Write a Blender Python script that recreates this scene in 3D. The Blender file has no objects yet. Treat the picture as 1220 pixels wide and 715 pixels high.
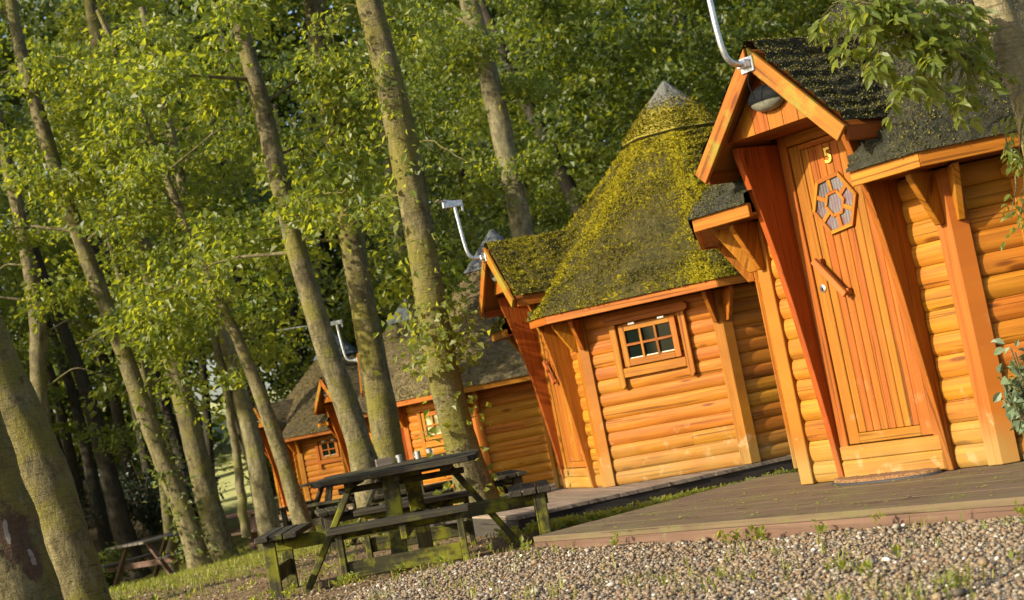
import bpy, math, random
import numpy as np
from mathutils import Matrix, Vector
random.seed(7)
PI = math.pi
scene = bpy.context.scene
COL = scene.collection
R_ = math.radians

# ------------------------------------------------------------------ camera
F_PX, PITCH, ROLL = 1950.0, 0.059, 0.195
cp, sp, cr, sr = math.cos(PITCH), math.sin(PITCH), math.cos(ROLL), math.sin(ROLL)
fwd = Vector((0, cp, sp)); up0 = Vector((0, -sp, cp)); rt0 = Vector((1, 0, 0))
rt = rt0*cr - up0*sr
up = rt0*sr + up0*cr
cam_d = bpy.data.cameras.new('camera'); cam = bpy.data.objects.new('camera', cam_d); COL.objects.link(cam)
cam.matrix_world = Matrix((( rt.x, up.x, -fwd.x, 0), (rt.y, up.y, -fwd.y, 0), (rt.z, up.z, -fwd.z, 0), (0, 0, 0, 1)))
cam_d.sensor_width = 36; cam_d.lens = F_PX/1220*36
cam_d.clip_start = .1; cam_d.clip_end = 600
cam_d.dof.use_dof = True; cam_d.dof.focus_distance = 9.5; cam_d.dof.aperture_fstop = 5.0
scene.camera = cam

def to_px(P):
    P = np.asarray(P, float); d = P @ np.array(fwd); u = P @ np.array(rt0)/d*F_PX; w = -(P @ np.array(up0))/d*F_PX
    return np.stack([610+u*cr+w*sr, 357.5-u*sr+w*cr], 1)
def at(px, py, y):
    """world point seen at photo pixel (1220 wide) at depth y"""
    x = px-610; q = py-357.5
    u = x*cr - q*sr; w = x*sr + q*cr
    d = rt0*(u/F_PX) + fwd - up0*(w/F_PX)
    return d*(y/d.y)

# ------------------------------------------------------------------ ground height
def gz(x, y):
    x = np.asarray(x, float); y = np.asarray(y, float)
    b = np.interp(y, [0, 6.5, 9, 11.6, 15, 23, 30, 37, 44, 52, 70, 120], [-.82, -.86, -.86, -1.06, -1.09, -1.39, -1.44, -1.54, -1.1, 0.0, 2.2, 4.0])
    s = np.clip((y-16)/14, 0, 1)*np.clip((42-y)/6, 0, 1)
    b = b + .15*np.clip(x+3, -6, 0)*s
    b = b + .02*np.sin(x*1.7+y*.9)*np.cos(y*1.3-x*.6) + .012*np.sin(x*4.1)*np.sin(y*3.3)
    return b
def gz1(x, y): return float(gz(x, y))

# ------------------------------------------------------------------ node helpers
def mat(name):
    m = bpy.data.materials.new(name); m.use_nodes = True
    nt = m.node_tree; nt.nodes.clear()
    o = nt.nodes.new('ShaderNodeOutputMaterial')
    b = nt.nodes.new('ShaderNodeBsdfPrincipled'); nt.links.new(b.outputs[0], o.inputs[0])
    return m, nt, b, o
def N(nt, t, **k):
    n = nt.nodes.new(t)
    for a, v in k.items():
        if a.startswith('i_'): n.inputs[a[2:]].default_value = v
        else: setattr(n, a, v)
    return n
def L(nt, a, b): nt.links.new(a, b)
def ramp(nt, fac, stops, interp='LINEAR'):
    r = nt.nodes.new('ShaderNodeValToRGB'); r.color_ramp.interpolation = interp
    e = r.color_ramp.elements
    while len(e) < len(stops): e.new(.5)
    for i, (p, c) in enumerate(stops):
        e[i].position = p; e[i].color = (c[0], c[1], c[2], 1) if hasattr(c, '__len__') else (c, c, c, 1)
    if fac is not None: L(nt, fac, r.inputs[0])
    return r
def mix(nt, fac, a, b, mode='MIX'):
    m = nt.nodes.new('ShaderNodeMix'); m.data_type = 'RGBA'; m.blend_type = mode
    for s, v in ((m.inputs[0], fac), (m.inputs[6], a), (m.inputs[7], b)):
        if hasattr(v, 'is_linked') or hasattr(v, 'links'): L(nt, v, s)
        elif hasattr(v, '__len__'): s.default_value = (v[0], v[1], v[2], 1)
        else: s.default_value = v
    return m.outputs[2]
def math_(nt, op, a, b=0.0, c=None, clamp=False):
    m = nt.nodes.new('ShaderNodeMath'); m.operation = op; m.use_clamp = clamp
    for s, v in zip(m.inputs, (a, b, c)):
        if v is None: continue
        if hasattr(v, 'links'): L(nt, v, s)
        else: s.default_value = v
    return m.outputs[0]
def attr(nt, n):
    a = nt.nodes.new('ShaderNodeAttribute'); a.attribute_name = n; return a
def noise(nt, vec, scale, detail=4, rough=.55, dist=0.0):
    n = N(nt, 'ShaderNodeTexNoise', i_Scale=scale, i_Detail=detail, i_Roughness=rough, i_Distortion=dist)
    if vec is not None: L(nt, vec, n.inputs['Vector'])
    return n.outputs[0]
def mapping(nt, vec, sc):
    m = nt.nodes.new('ShaderNodeMapping'); L(nt, vec, m.inputs[0]); m.inputs['Scale'].default_value = sc; return m.outputs[0]
def bump(nt, b, h, strength=.4, dist=.01):
    n = N(nt, 'ShaderNodeBump', i_Strength=strength, i_Distance=dist); L(nt, h, n.inputs['Height']); L(nt, n.outputs[0], b.inputs['Normal']); return n
def maprange(nt, v, a, b, c=0.0, d=1.0, smooth=True):
    n = N(nt, 'ShaderNodeMapRange'); n.interpolation_type = 'SMOOTHSTEP' if smooth else 'LINEAR'
    L(nt, v, n.inputs[0])
    for i, x in zip((1, 2, 3, 4), (a, b, c, d)): n.inputs[i].default_value = x
    return n.outputs[0]

# ------------------------------------------------------------------ materials
def wood(name, lo, hi, weather=0.0, wcol=(.27, .205, .065), rough=.6, grain=1.0, moss=None, moss_amt=0.0, dirt=.42, var=.24):
    m, nt, b, o = mat(name)
    uv = N(nt, 'ShaderNodeUVMap').outputs[0]
    g = noise(nt, mapping(nt, uv, (1.3, 34, 1)), 1.0, 5, .6, .6)
    g2 = noise(nt, mapping(nt, uv, (2.2, 5, 1)), 1.0, 3, .5)
    c = ramp(nt, g, [(.34, [x*.9 for x in lo]), (.66, hi)]).outputs[0]
    rn = attr(nt, 'rnd').outputs['Fac']
    hs = N(nt, 'ShaderNodeHueSaturation')
    L(nt, maprange(nt, rn, 0, 1, .488, .512, False), hs.inputs['Hue'])
    L(nt, math_(nt, 'MULTIPLY_ADD', math_(nt, 'FRACT', math_(nt, 'MULTIPLY', rn, 7.31)), var, 1-var*.55), hs.inputs['Value'])
    L(nt, c, hs.inputs['Color']); c = hs.outputs[0]
    c = mix(nt, math_(nt, 'MULTIPLY', maprange(nt, g2, .45, .75), dirt), c, [x*.55 for x in lo])
    # knots
    v = N(nt, 'ShaderNodeTexVoronoi', i_Scale=1.0, i_Randomness=1.0); L(nt, mapping(nt, uv, (2.1, 8.5, 1)), v.inputs['Vector'])
    kn = maprange(nt, v.outputs['Distance'], .06, .17, 1.0, 0.0)
    c = mix(nt, math_(nt, 'MULTIPLY', kn, .85), c, [lo[0]*.38, lo[1]*.28, lo[2]*.3])
    # drying cracks
    ck = noise(nt, mapping(nt, uv, (.9, 55, 1)), 1.0, 2, .5, .3)
    ckm = math_(nt, 'MULTIPLY', maprange(nt, ck, .60, .68), .7)
    c = mix(nt, ckm, c, [x*.3 for x in lo])
    if weather > 0:
        hz = attr(nt, 'hz').outputs['Fac']
        geo = N(nt, 'ShaderNodeNewGeometry').outputs['Position']
        wn = noise(nt, geo, 3.5, 4)
        f = math_(nt, 'ADD', maprange(nt, hz, .05, .36, .9, 0.0), math_(nt, 'MULTIPLY_ADD', wn, 1.5, -.95))
        f = math_(nt, 'MULTIPLY', f, weather, clamp=True)
        c = mix(nt, f, c, wcol)
        f2 = math_(nt, 'MULTIPLY', maprange(nt, noise(nt, geo, 9, 5), .58, .70), maprange(nt, hz, .9, .1))
        c = mix(nt, math_(nt, 'MULTIPLY', f2, .35*weather), c, (.66, .50, .30))
    if moss:
        geo = N(nt, 'ShaderNodeNewGeometry').outputs['Position']
        mn = noise(nt, geo, 6.0, 6, .65)
        c = mix(nt, math_(nt, 'MULTIPLY', maprange(nt, mn, .62-.35*moss_amt, .80-.35*moss_amt), .85), c, moss)
    L(nt, c, b.inputs['Base Color'])
    b.inputs['Roughness'].default_value = rough
    b.inputs['Specular IOR Level'].default_value = .22
    h = math_(nt, 'SUBTRACT', math_(nt, 'MULTIPLY_ADD', kn, .3, g), ckm)
    bump(nt, b, h, .55*grain, .005)
    return m

M = {}
M['log'] = wood('stained pine logs', (0.3, 0.102, 0.007), (0.44, 0.172, 0.014), weather=.55, var=.20)
M['board'] = wood('stained pine boards', (0.275, 0.086, 0.005), (0.385, 0.138, 0.01), weather=.75)
M['porch'] = wood('shade reddened porch boards', (0.235, 0.056, 0.003), (0.32, 0.084, 0.006), weather=.25)  # shade and bounced light of the porch put into a redder, darker tone
M['doorw'] = wood('door boards', (.245, .076, .005), (.325, .114, .008), weather=.35, dirt=.12, var=.13)
M['barge'] = wood('mossy bargeboard', (0.265, 0.085, 0.006), (0.365, 0.132, 0.011), moss=(.20, .185, .02), moss_amt=.42)
M['handle'] = wood('brown handle wood', (.26, .075, .014), (.36, .12, .022))
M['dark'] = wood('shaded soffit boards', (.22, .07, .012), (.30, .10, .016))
M['deck1'] = wood('worn brown deck boards', (.110, .076, .044), (.150, .106, .063), rough=.9, moss=(.125, .108, .045), moss_amt=.45, var=.08, dirt=.5)
M['deckface'] = wood('red brown deck fascia', (.115, .066, .042), (.175, .105, .068), rough=.7, moss=(.16, .15, .06), moss_amt=.10, dirt=.4)
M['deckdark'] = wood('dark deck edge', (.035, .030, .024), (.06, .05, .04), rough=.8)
M['table'] = wood('dark mossy table timber', (.022, .019, .013), (.060, .050, .034), rough=.8, moss=(.075, .075, .018), moss_amt=.36, grain=2, dirt=.6)
M['tablegreen'] = wood('green algae table legs', (.024, .022, .012), (.062, .058, .022), rough=.8, moss=(.17, .17, .010), moss_amt=.50, grain=2, dirt=.7)
M['tablebrown'] = wood('red brown picnic timber', (.095, .055, .038), (.17, .105, .072), rough=.7, moss=(.3, .27, .2), moss_amt=.12)
M['tablegrey'] = wood('weathered grey timber', (.10, .085, .068), (.20, .175, .145), rough=.8, dirt=.6)
M['deckgrey'] = wood('weathered grey deck', (.17, .13, .095), (.28, .225, .165), rough=.8, dirt=.5)

def roofmat(name, slate, brown, moss1, moss2, amt):
    m, nt, b, o = mat(name)
    geo = N(nt, 'ShaderNodeTexCoord').outputs['Object']
    uv = N(nt, 'ShaderNodeUVMap').outputs[0]
    cells = N(nt, 'ShaderNodeTexVoronoi', i_Scale=1.0); L(nt, mapping(nt, uv, (26, 34, 1)), cells.inputs['Vector'])
    n1 = noise(nt, geo, 3.2, 5, .6); n2 = noise(nt, geo, 34, 5, .7); n3 = noise(nt, geo, 90, 3, .6)
    c = mix(nt, maprange(nt, n1, .35, .65), slate, brown)
    csep = N(nt, 'ShaderNodeSeparateColor'); L(nt, cells.outputs['Color'], csep.inputs[0])
    c = mix(nt, math_(nt, 'MULTIPLY', csep.outputs[0], .5), c, [x*1.9+.01 for x in brown])
    mk = attr(nt, 'moss').outputs['Fac']
    f = math_(nt, 'ADD', math_(nt, 'ADD', mk, math_(nt, 'MULTIPLY', math_(nt, 'SUBTRACT', n1, .5), 1.5)), math_(nt, 'MULTIPLY', math_(nt, 'SUBTRACT', n2, .5), 2.3))
    f = math_(nt, 'ADD', f, math_(nt, 'MULTIPLY_ADD', csep.outputs[1], .30, amt-.15))
    fm = maprange(nt, f, .42, .66)
    spk = noise(nt, geo, 60, 3, .65)
    c = mix(nt, math_(nt, 'MULTIPLY', maprange(nt, spk, .52, .66), .75), c, [x*.9 for x in moss2])
    c = mix(nt, math_(nt, 'MULTIPLY', maprange(nt, noise(nt, geo, 75, 3, .65), .54, .68), .8), c, [x*.35 for x in slate])
    mc = mix(nt, maprange(nt, n3, .3, .7), moss1, moss2)
    c = mix(nt, fm, c, mc)
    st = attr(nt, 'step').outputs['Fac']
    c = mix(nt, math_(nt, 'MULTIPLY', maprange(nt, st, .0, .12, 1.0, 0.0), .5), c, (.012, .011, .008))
    L(nt, c, b.inputs['Base Color']); b.inputs['Roughness'].default_value = .92; b.inputs['Specular IOR Level'].default_value = .08
    h = math_(nt, 'ADD', math_(nt, 'MULTIPLY', n2, 1.0), math_(nt, 'MULTIPLY_ADD', fm, .5, math_(nt, 'MULTIPLY', n3, .5)))
    h = math_(nt, 'ADD', h, math_(nt, 'MULTIPLY', csep.outputs[2], .5))
    bump(nt, b, h, 1.0, .022)
    return m
RM = [roofmat('slate shingles with sparse moss', (.020, .023, .020), (.042, .040, .024), (.11, .095, .022), (.060, .056, .022), .14),
      roofmat('shingles under thick yellow moss', (.036, .035, .016), (.070, .058, .018), (.28, .235, .010), (.145, .130, .012), .42),
      roofmat('grey brown shingles with lichen', (.070, .060, .038), (.135, .104, .055), (.22, .19, .035), (.15, .13, .045), .20),
      roofmat('dark shingles with thin lichen', (.048, .044, .030), (.095, .072, .040), (.18, .16, .03), (.12, .105, .03), .18),  # slightly darker base tones than the neighbouring roofs
      roofmat('brown shingles at the far end', (.055, .050, .035), (.10, .075, .04), (.19, .16, .03), (.13, .11, .03), .10)]
def capmat(name, base, moss, amt):
    m, nt, b, o = mat(name)
    geo = N(nt, 'ShaderNodeTexCoord').outputs['Object']
    n1 = noise(nt, geo, 9, 5, .6); n2 = noise(nt, geo, 50, 4, .6)
    mk = attr(nt, 'moss').outputs['Fac']
    f = math_(nt, 'ADD', math_(nt, 'ADD', mk, math_(nt, 'MULTIPLY', math_(nt, 'SUBTRACT', n1, .5), 1.3)), math_(nt, 'MULTIPLY_ADD', math_(nt, 'SUBTRACT', n2, .5), .9, amt))
    fm = maprange(nt, f, .4, .6)
    c = mix(nt, maprange(nt, n2, .3, .7), base, [x*1.6 for x in base])
    c = mix(nt, fm, c, mix(nt, n2, moss, [x*.6 for x in moss]))
    L(nt, c, b.inputs['Base Color']); b.inputs['Roughness'].default_value = .75
    bump(nt, b, math_(nt, 'MULTIPLY_ADD', fm, .8, n2), .8, .015)
    return m
CM = [capmat('slate cap', (.05, .055, .06), (.2, .17, .03), .05), capmat('slate cap under yellow moss', (.085, .085, .070), (.27, .22, .010), .20),
      capmat('bare grey cap', (.055, .062, .068), (.2, .17, .03), -.4), capmat('bare dark cap', (.05, .06, .06), (.2, .17, .03), -.4), capmat('bare blue grey cap', (.04, .055, .062), (.2, .17, .03), -.4)]

def simple(name, col, rough=.5, metal=0.0, spec=.5, nscale=None, namt=.3):
    m, nt, b, o = mat(name)
    if nscale:
        geo = N(nt, 'ShaderNodeTexCoord').outputs['Object']
        n = noise(nt, geo, nscale, 5, .6)
        c = mix(nt, maprange(nt, n, .3, .7), [x*(1-namt) for x in col], [min(1, x*(1+namt)) for x in col])
        L(nt, c, b.inputs['Base Color']); bump(nt, b, n, .3, .004)
    else: b.inputs['Base Color'].default_value = (*col, 1)
    b.inputs['Roughness'].default_value = rough; b.inputs['Metallic'].default_value = metal; b.inputs['Specular IOR Level'].default_value = spec
    return m
M['zinc'] = simple('galvanised steel', (.55, .57, .58), .38, .85, nscale=40, namt=.2)
M['chrome'] = simple('lock steel', (.55, .55, .52), .3, 1.0)
M['black'] = simple('black lamp housing', (.008, .009, .010), .6, spec=.06, nscale=60)
M['lens'] = simple('dusty grey lamp lens', (.15, .15, .11), .4, spec=.3, nscale=20)
M['brass'] = simple('brass number', (.85, .62, .12), .3, .35)
M['glass'] = simple('dark window glass', (.006, .010, .007), .06, 0, .15)
M['rubber'] = simple('dark mat edge', (.02, .02, .022), .7, nscale=80)
M['coir'] = simple('brown coir mat', (.17, .085, .030), .95, nscale=120, namt=.6)
M['mug'] = simple('grey tin mug', (.34, .35, .34), .4, .3)
M['white'] = simple('white mug', (.7, .7, .66), .4)
M['seal'] = simple('pale glazing bead', (.62, .58, .48), .5)

def curtain():
    m, nt, b, o = mat('checked lilac curtain behind glass')
    uv = N(nt, 'ShaderNodeTexCoord').outputs['Object']
    w = N(nt, 'ShaderNodeTexWave', i_Scale=16.0, i_Distortion=1.5); w.bands_direction = 'X'; L(nt, uv, w.inputs['Vector'])
    w2 = N(nt, 'ShaderNodeTexWave', i_Scale=30.0, i_Distortion=.8); w2.bands_direction = 'Z'; L(nt, uv, w2.inputs['Vector'])
    n = noise(nt, uv, 9, 3)
    c = mix(nt, w.outputs[1], (.070, .062, .066), (.165, .148, .145))
    c = mix(nt, math_(nt, 'MULTIPLY', w2.outputs[1], .45), c, (.075, .06, .065))
    c = mix(nt, math_(nt, 'MULTIPLY', maprange(nt, n, .5, .62), .6), c, (.12, .045, .065))
    L(nt, c, b.inputs['Base Color']); b.inputs['Roughness'].default_value = .08; b.inputs['Specular IOR Level'].default_value = .6
    return m
M['curtain'] = curtain()
def lightpane():
    m, nt, b, o = mat('pale mottled window glass')
    uv = N(nt, 'ShaderNodeTexCoord').outputs['Object']
    c = ramp(nt, noise(nt, uv, 5, 3), [(.35, (.05, .06, .02)), (.55, (.34, .33, .16)), (.75, (.55, .52, .36))]).outputs[0]  # mottled tone, from dark green to pale cream
    L(nt, c, b.inputs['Base Color']); b.inputs['Roughness'].default_value = .06; b.inputs['Specular IOR Level'].default_value = .6
    return m
M['paleglass'] = lightpane()

def bark(name, lo, hi, moss, amt, scale=1.0):
    m, nt, b, o = mat(name)
    oc = N(nt, 'ShaderNodeTexCoord').outputs['Object']
    n1 = noise(nt, mapping(nt, oc, (11*scale, 11*scale, 5*scale)), 1, 6, .65)
    n2 = noise(nt, mapping(nt, oc, (34*scale, 34*scale, 16*scale)), 1, 5, .6, .5)
    n3 = noise(nt, oc, 2.3, 4, .6)
    c = mix(nt, maprange(nt, n1, .3, .7), lo, hi)
    c = mix(nt, math_(nt, 'MULTIPLY', maprange(nt, n2, .5, .68), .45), c, [x*.4 for x in lo])
    c = mix(nt, math_(nt, 'MULTIPLY', maprange(nt, n3, .62-amt, .78-amt), .8), c, moss)
    n4 = noise(nt, mapping(nt, oc, (9*scale, 9*scale, 60*scale)), 1, 4, .65, .8)
    n5 = noise(nt, mapping(nt, oc, (70*scale, 70*scale, 70*scale)), 1, 3, .6)
    c = mix(nt, math_(nt, 'MULTIPLY', maprange(nt, n4, .54, .66), .55), c, [x*.45 for x in lo])
    c = mix(nt, math_(nt, 'MULTIPLY', maprange(nt, n5, .5, .7), .35), c, [x*.6 for x in lo])
    v = N(nt, 'ShaderNodeTexVoronoi', i_Scale=1.0); L(nt, mapping(nt, oc, (5, 5, 2.6)), v.inputs['Vector'])
    sc = maprange(nt, v.outputs['Distance'], .06, .13, 1.0, 0.0)
    c = mix(nt, math_(nt, 'MULTIPLY', sc, .6), c, [x*.3 for x in lo])
    L(nt, c, b.inputs['Base Color']); b.inputs['Roughness'].default_value = .85; b.inputs['Specular IOR Level'].default_value = .2
    bump(nt, b, math_(nt, 'SUBTRACT', math_(nt, 'ADD', n1, math_(nt, 'MULTIPLY', n2, .7)), math_(nt, 'MULTIPLY', n4, .8)), .9, .024)
    return m
def bark_wound(name):
    m = M['barkmoss'].copy(); m.name = name; nt = m.node_tree
    bs = next(n for n in nt.nodes if n.type == 'BSDF_PRINCIPLED'); src = bs.inputs['Base Color'].links[0].from_socket
    oc = N(nt, 'ShaderNodeTexCoord').outputs['Object']; n1 = noise(nt, oc, 16, 5, .65); n2 = noise(nt, mapping(nt, oc, (40, 40, 8)), 1, 4, .6)
    w = attr(nt, 'wound').outputs['Fac']; p = attr(nt, 'bare').outputs['Fac']
    fw = maprange(nt, math_(nt, 'ADD', w, math_(nt, 'MULTIPLY_ADD', n1, 1.6, -.8)), .36, .60)
    c = mix(nt, fw, src, mix(nt, n2, (.040, .026, .014), (.125, .080, .045)))
    fp = maprange(nt, math_(nt, 'ADD', p, math_(nt, 'MULTIPLY_ADD', n1, 1.7, -.85)), .42, .58)
    c = mix(nt, fp, c, mix(nt, n2, (.17, .14, .11), (.36, .33, .29)))
    L(nt, c, bs.inputs['Base Color']); return m
M['bark'] = bark('grey green bark', (.075, .062, .030), (.215, .185, .095), (.150, .140, .030), .14)
M['barkmoss'] = bark('mossy green bark', (.072, .060, .026), (.205, .175, .080), (.150, .135, .022), .20)
M['barkpale'] = bark('pale grey bark', (.110, .096, .048), (.260, .230, .130), (.19, .18, .05), .12)
M['barkwarm'] = bark('warm tan bark', (.17, .14, .07), (.34, .29, .165), (.24, .21, .05), .12)
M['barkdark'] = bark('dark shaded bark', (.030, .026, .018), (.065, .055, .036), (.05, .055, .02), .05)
M['wound'] = simple('torn bark wound', (.105, .052, .030), .8, nscale=14, namt=.6)
M['woundpale'] = simple('pale bare wood', (.30, .27, .23), .7, nscale=18, namt=.3)

M['woundbark'] = bark_wound('mossy bark with torn wound')
def leafmat(name, c0, c1, t0, t1, trans=.45, gloss=.35):
    m, nt, b, o = mat(name)
    rn = attr(nt, 'rnd').outputs['Fac']
    c = mix(nt, rn, c0, c1); t = mix(nt, rn, t0, t1)
    L(nt, c, b.inputs['Base Color']); b.inputs['Roughness'].default_value = .45; b.inputs['Specular IOR Level'].default_value = gloss
    tr = N(nt, 'ShaderNodeBsdfTranslucent'); L(nt, t, tr.inputs[0])
    mx = N(nt, 'ShaderNodeMixShader'); mx.inputs[0].default_value = trans
    L(nt, b.outputs[0], mx.inputs[1]); L(nt, tr.outputs[0], mx.inputs[2]); L(nt, mx.outputs[0], o.inputs[0])
    return m
M['leaf'] = leafmat('yellow green leaves', (.050, .088, .016), (.160, .190, .022), (.22, .29, .018), (.64, .64, .035), .5, .5)
M['leafdk'] = leafmat('mid green leaves', (.042, .074, .018), (.120, .145, .020), (.11, .17, .018), (.34, .36, .022), .48, .55)
M['leafwood'] = leafmat('woodland leaves', (.032, .060, .013), (.120, .150, .018), (.14, .20, .016), (.48, .50, .024), .48, .5)
M['leafnear'] = leafmat('broad fresh leaves', (.075, .120, .022), (.16, .19, .028), (.30, .36, .03), (.62, .60, .05), .5, .5)
M['leafblue'] = leafmat('blue green leaves', (.10, .155, .095), (.20, .26, .14), (.14, .22, .07), (.30, .36, .10), .35)
M['ivy'] = leafmat('ivy leaves', (.045, .085, .022), (.13, .16, .03), (.15, .20, .03), (.32, .34, .04), .35, .5)
M['grass'] = leafmat('grass blades', (.12, .160, .022), (.28, .27, .05), (.25, .30, .03), (.50, .48, .06), .4)
M['litter'] = leafmat('dry leaf litter', (.10, .060, .028), (.30, .22, .10), (.1, .06, .03), (.2, .15, .05), .15)
M['evergreen'] = leafmat('dark evergreen leaves', (.012, .028, .016), (.035, .060, .026), (.03, .06, .02), (.06, .10, .03), .25, .6)

M['mossbright'] = leafmat('yellow roof moss', (.040, .038, .010), (.33, .275, .010), (.06, .05, .01), (.2, .16, .01), .12, .1)
M['mossgrey'] = leafmat('grey olive roof moss', (.040, .034, .020), (.24, .195, .050), (.03, .03, .01), (.08, .07, .02), .1, .1)
M['mossdark'] = leafmat('dull roof moss', (.020, .022, .013), (.23, .205, .045), (.02, .02, .01), (.05, .05, .02), .1, .1)
def groundmat():
    m, nt, b, o = mat('soil grass and leaf litter')
    geo = N(nt, 'ShaderNodeNewGeometry').outputs['Position']
    n1 = noise(nt, geo, .55, 5, .6); n2 = noise(nt, geo, 7, 6, .7); n3 = noise(nt, geo, 45, 4, .7)
    soil = mix(nt, maprange(nt, n2, .3, .7), (.13, .085, .045), (.27, .19, .105))
    soil = mix(nt, maprange(nt, n3, .55, .75), soil, (.30, .22, .125))
    grass = mix(nt, maprange(nt, n3, .3, .7), (.13, .145, .022), (.30, .28, .05))
    gm = attr(nt, 'grassy').outputs['Fac']
    f = maprange(nt, math_(nt, 'ADD', math_(nt, 'MULTIPLY_ADD', n1, 1.2, -.6), math_(nt, 'ADD', gm, math_(nt, 'MULTIPLY_ADD', n2, .9, -.45))), .35, .6)
    c = mix(nt, f, soil, grass)
    gv = attr(nt, 'gravelly').outputs['Fac']
    v = N(nt, 'ShaderNodeTexVoronoi', i_Scale=48.0); L(nt, geo, v.inputs['Vector'])
    sep = N(nt, 'ShaderNodeSeparateColor'); L(nt, v.outputs['Color'], sep.inputs[0])
    gc = ramp(nt, sep.outputs[0], [(0, (.10, .07, .045)), (.4, (.30, .22, .14)), (.7, (.20, .17, .14)), (1, (.45, .38, .28))]).outputs[0]
    c = mix(nt, maprange(nt, math_(nt, 'ADD', gv, math_(nt, 'MULTIPLY_ADD', n2, .5, -.25)), .4, .6), c, gc)
    wd = attr(nt, 'woody').outputs['Fac']
    c = mix(nt, wd, c, mix(nt, n2, (.028, .022, .012), (.075, .052, .024)))
    md = attr(nt, 'sunlit_meadow').outputs['Fac']
    c = mix(nt, md, c, mix(nt, n2, (.36, .40, .11), (.64, .62, .32)))  # sun glare put into the albedo, paler than dry grass would be
    L(nt, c, b.inputs['Base Color']); b.inputs['Roughness'].default_value = .95; b.inputs['Specular IOR Level'].default_value = .15
    bump(nt, b, math_(nt, 'ADD', n2, n3), .8, .03)
    return m
M['ground'] = groundmat()
def pebblemat():
    m, nt, b, o = mat('mixed pebbles')
    rn = attr(nt, 'rnd').outputs['Fac']
    c = ramp(nt, rn, [(0, (.07, .055, .04)), (.22, (.19, .125, .065)), (.38, (.27, .20, .115)), (.5, (.13, .11, .085)), (.62, (.29, .225, .14)), (.74, (.19, .105, .05)), (.88, (.20, .17, .125)), (.965, (.36, .32, .25)), (1, (.58, .55, .50))]).outputs[0]
    geo = N(nt, 'ShaderNodeNewGeometry').outputs['Position']
    n = noise(nt, geo, 90, 3)
    c = mix(nt, math_(nt, 'MULTIPLY', n, .35), c, (.12, .10, .07))
    L(nt, c, b.inputs['Base Color']); b.inputs['Roughness'].default_value = .65; b.inputs['Specular IOR Level'].default_value = .35
    return m
M['pebble'] = pebblemat()

# ------------------------------------------------------------------ mesh helpers
def np_mesh(name, V, F, material, parent=None, pattr=None, fattr=None, uv=None, smooth=False, link=True):
    """V (n,3); F list of equal-length index arrays or (m,k) array"""
    me = bpy.data.meshes.new(name)
    V = np.asarray(V, np.float32); F = np.asarray(F, np.int32)
    me.vertices.add(len(V)); me.vertices.foreach_set('co', V.ravel())
    k = F.shape[1]
    me.loops.add(F.size); me.loops.foreach_set('vertex_index', F.ravel())
    me.polygons.add(len(F)); me.polygons.foreach_set('loop_start', np.arange(len(F), dtype=np.int32)*k)
    for n, a in (pattr or {}).items():
        at_ = me.attributes.new(n, 'FLOAT', 'POINT'); at_.data.foreach_set('value', np.asarray(a, np.float32).ravel())
    for n, a in (fattr or {}).items():
        at_ = me.attributes.new(n, 'FLOAT', 'FACE'); at_.data.foreach_set('value', np.asarray(a, np.float32).ravel())
    if uv is not None:
        l = me.uv_layers.new(name='UVMap'); l.data.foreach_set('uv', np.asarray(uv, np.float32).ravel())
    me.update(calc_edges=True); me.validate()
    me.polygons.foreach_set('use_smooth', np.full(len(me.polygons), bool(smooth)))
    me.materials.append(material)
    o = bpy.data.objects.new(name, me)
    if link: COL.objects.link(o)
    if parent: o.parent = parent
    return o

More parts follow.
